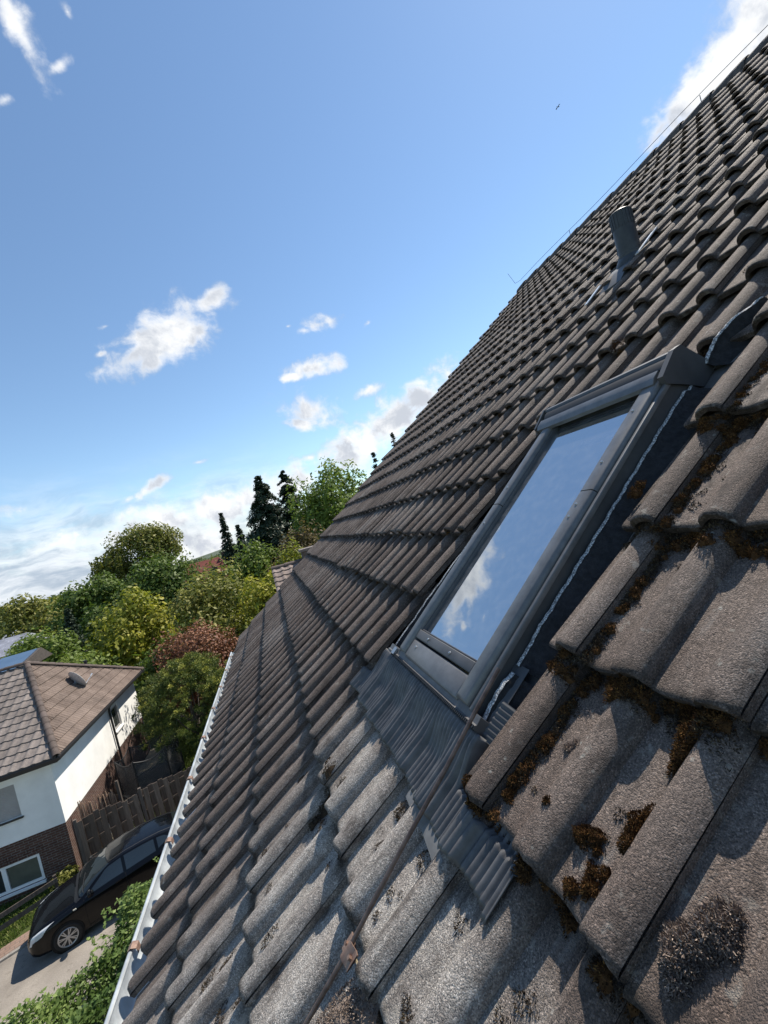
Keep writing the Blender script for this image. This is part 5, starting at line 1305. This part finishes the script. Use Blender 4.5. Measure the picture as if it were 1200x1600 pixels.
wood('far belt of trees running along the skyline', -260, 160, 200, 400, 26000, 9.0, 1.3, 'far')
wood('low shrubs filling the gardens between the trees', -26, 9, 27, 62, 26000, 4.4, .28, 'deep')

# ------------------------------------------------------------------ other houses
MT['redtile'] = simple_tile_mat('red_tile', (.19, .055, .04), (.28, .095, .07), 6)
rh = thing('red_roofed_house', 'far house with a dark red hipped roof between the trees', 'house', (-12, 84, 0))
b = MB(); b.box((-16.5, 80.6, 0), (-8, 88, 4.1)); build(b, 'wall', 'render2', rh, smooth=False)
b = MB(); b.add([(-17.3, 79.5, 4.0), (-7.2, 79.5, 4.0), (-7.2, 89, 4.0), (-17.3, 89, 4.0), (-14.6, 84, 7.9), (-9.6, 84, 7.9)], [(0, 1, 5, 4), (1, 2, 5), (2, 3, 4, 5), (3, 0, 4), (0, 3, 2, 1)])
rr_ = build(b, 'roof', 'redtile', rh, smooth=False)
b = MB().box((-10.9, 81.2, 5.2), (-9.9, 82.0, 6.4)); build(b, 'dormer', 'anthracite', rr_, smooth=False)
b = MB().box((-8.9, 83.4, 6.6), (-8.3, 84.2, 8.6)); build(b, 'chimney', 'brick', rr_, smooth=False)
MT['solar'] = rough_mat('solar_panel', (.05, .08, .13), (.07, .11, .17), 1, .12, spec=.9)
sh = thing('solar_roofed_house', 'low house with blue solar panels on its flat-pitched roof behind the white house', 'house', (-17, 27, 0))
b = MB(); b.box((-22, 25.7, 0), (-13.6, 28.6, 5.3)); build(b, 'wall', rough_mat('tan_wall', (.25, .2, .15), (.33, .27, .2), 2, .9), sh, smooth=False)
b = MB(); b.add([(-22.5, 25.2, 5.45), (-13.3, 25.2, 5.45), (-13.3, 28.2, 6.05), (-22.5, 28.2, 6.05), (-13.3, 29.2, 5.4), (-22.5, 29.2, 5.4), (-22.5, 25.2, 5.3), (-13.3, 25.2, 5.3)], [(0, 1, 2, 3), (3, 2, 4, 5), (0, 6, 7, 1), (1, 7, 4, 2)]); sr = build(b, 'roof', 'dark_board', sh, smooth=False)
for i in range(5):
    x0 = -22.1+i*1.75; b = MB(); s_ = .2
    b.obox((x0+.85, 26.7, 5.45+(26.7-25.2)*s_+.03), (.84, 0, .0), (0, 1.35, 1.35*s_), (0, -.02*s_, .02)); build(b, 'solar_panel', 'solar', sr, smooth=False)
gh_ = thing('grey_roofed_house', 'distant house with a pale grey gabled roof at the left edge', 'house', (-33, 62, 0))
b = MB(); b.box((-38, 60.2, 0), (-29.8, 66, 3.4)); build(b, 'wall', 'render2', gh_, smooth=False)
MT['greyroof'] = simple_tile_mat('pale_grey_roof', (.24, .25, .30), (.30, .31, .36), 3)
b = MB(); b.add([(-38.5, 59.6, 3.4), (-29.3, 59.6, 3.4), (-30.7, 63, 5.15), (-37.5, 63, 5.15), (-29.3, 66.5, 3.4), (-38.5, 66.5, 3.4)], [(0, 1, 2, 3), (1, 4, 2), (4, 5, 3, 2), (5, 0, 3)]); build(b, 'roof', 'greyroof', gh_, smooth=False)
wh = thing('white_house', 'far white house front showing between the trees on the left', 'house', (-35, 79, 0))
b = MB(); b.box((-41, 77, 0), (-32, 84, 3.9)); build(b, 'wall', 'render2', wh, smooth=False)
b = MB(); b.add([(-41.5, 76.5, 3.9), (-31.5, 76.5, 3.9), (-31.5, 80.5, 5.0), (-41.5, 80.5, 5.0), (-31.5, 84.5, 3.9), (-41.5, 84.5, 3.9)], [(0, 1, 2, 3), (3, 2, 4, 5), (1, 4, 2), (0, 3, 5)]); build(b, 'roof', 'greyroof', wh, smooth=False)
# attached neighbour beyond the verge
ah = thing('gabled_annex', 'neighbouring building with a small-tiled brown roof just beyond the verge', 'house', (4, 11, 0))
b = MB(); b.box((.1, 8.3, 0), (8.6, 13.7, 6.4)); build(b, 'wall', 'render2', ah, smooth=False)
b = MB(); slope(b, (-.14, 8.0, 6.22), (9, 8.0, 6.22), (-.14, 11, 7.86), (9, 11, 7.86), lambda t, L, Ls: (0, L), .2, .2, .022, .03); ar = build(b, 'roof', simple_tile_mat('small_brown_tile', (.17, .13, .11), (.28, .225, .2), 20), ah, sharp=40)
b = MB().add([(-.14, 11, 7.86), (9, 11, 7.86), (9, 14, 6.22), (-.14, 14, 6.22)], [(0, 1, 2, 3)]); build(b, 'rear_roof', 'tile_brown', ah, smooth=False)
build(caps(MB(), (-.14, 11, 7.87), (9, 11, 7.87), .075), 'ridge_cap', 'cap', ar)
b = MB().box((.66, 10.6, 7.3), (1.15, 11.1, 8.10)); ch_ = build(b, 'chimney', 'dark_board', ah, smooth=False)
build(MB().box((.61, 10.55, 8.10), (1.2, 11.15, 8.16)), 'chimney_cap', 'tile_grey', ch_, smooth=False)

# ------------------------------------------------------------------ bird
bs_ = .42; b = MB(); bd_c = Vector((16.6, 15.0, 23.8))
MT['bird'] = mat('dark_feathers', (.02, .018, .02), .8)[0]
b.tube([bd_c+bs_*Vector((-.16, 0, -.02)), bd_c+bs_*Vector((-.06, 0, 0)), bd_c+bs_*Vector((.06, 0, .01)), bd_c+bs_*Vector((.12, 0, .015)), bd_c+bs_*Vector((.17, 0, .01))], [.004, .016, .017, .011, .002], 8)
b.grid([[bd_c+bs_*Vector((.05, s*y_, z_)), bd_c+bs_*Vector((-.03-.04*q, s*y_, z_))] for s in (1,) for y_, z_, q in ((.0, .02, 0), (.10, .07, 0), (.22, .04, 1), (.30, .0, 1.8))])
b.grid([[bd_c+bs_*Vector((.05, -y_, z_)), bd_c+bs_*Vector((-.03-.04*q, -y_, z_))] for y_, z_, q in ((.0, .02, 0), (.10, .07, 0), (.22, .04, 1), (.30, .0, 1.8))])
b.grid([[bd_c+bs_*Vector((-.14, .012, 0)), bd_c+bs_*Vector((-.14, -.012, 0))], [bd_c+bs_*Vector((-.22, .03, 0)), bd_c+bs_*Vector((-.22, -.03, 0))]])
tag(build(b, 'bird', 'bird'), 'tiny dark bird flying high in the blue sky left of the roof', 'bird')
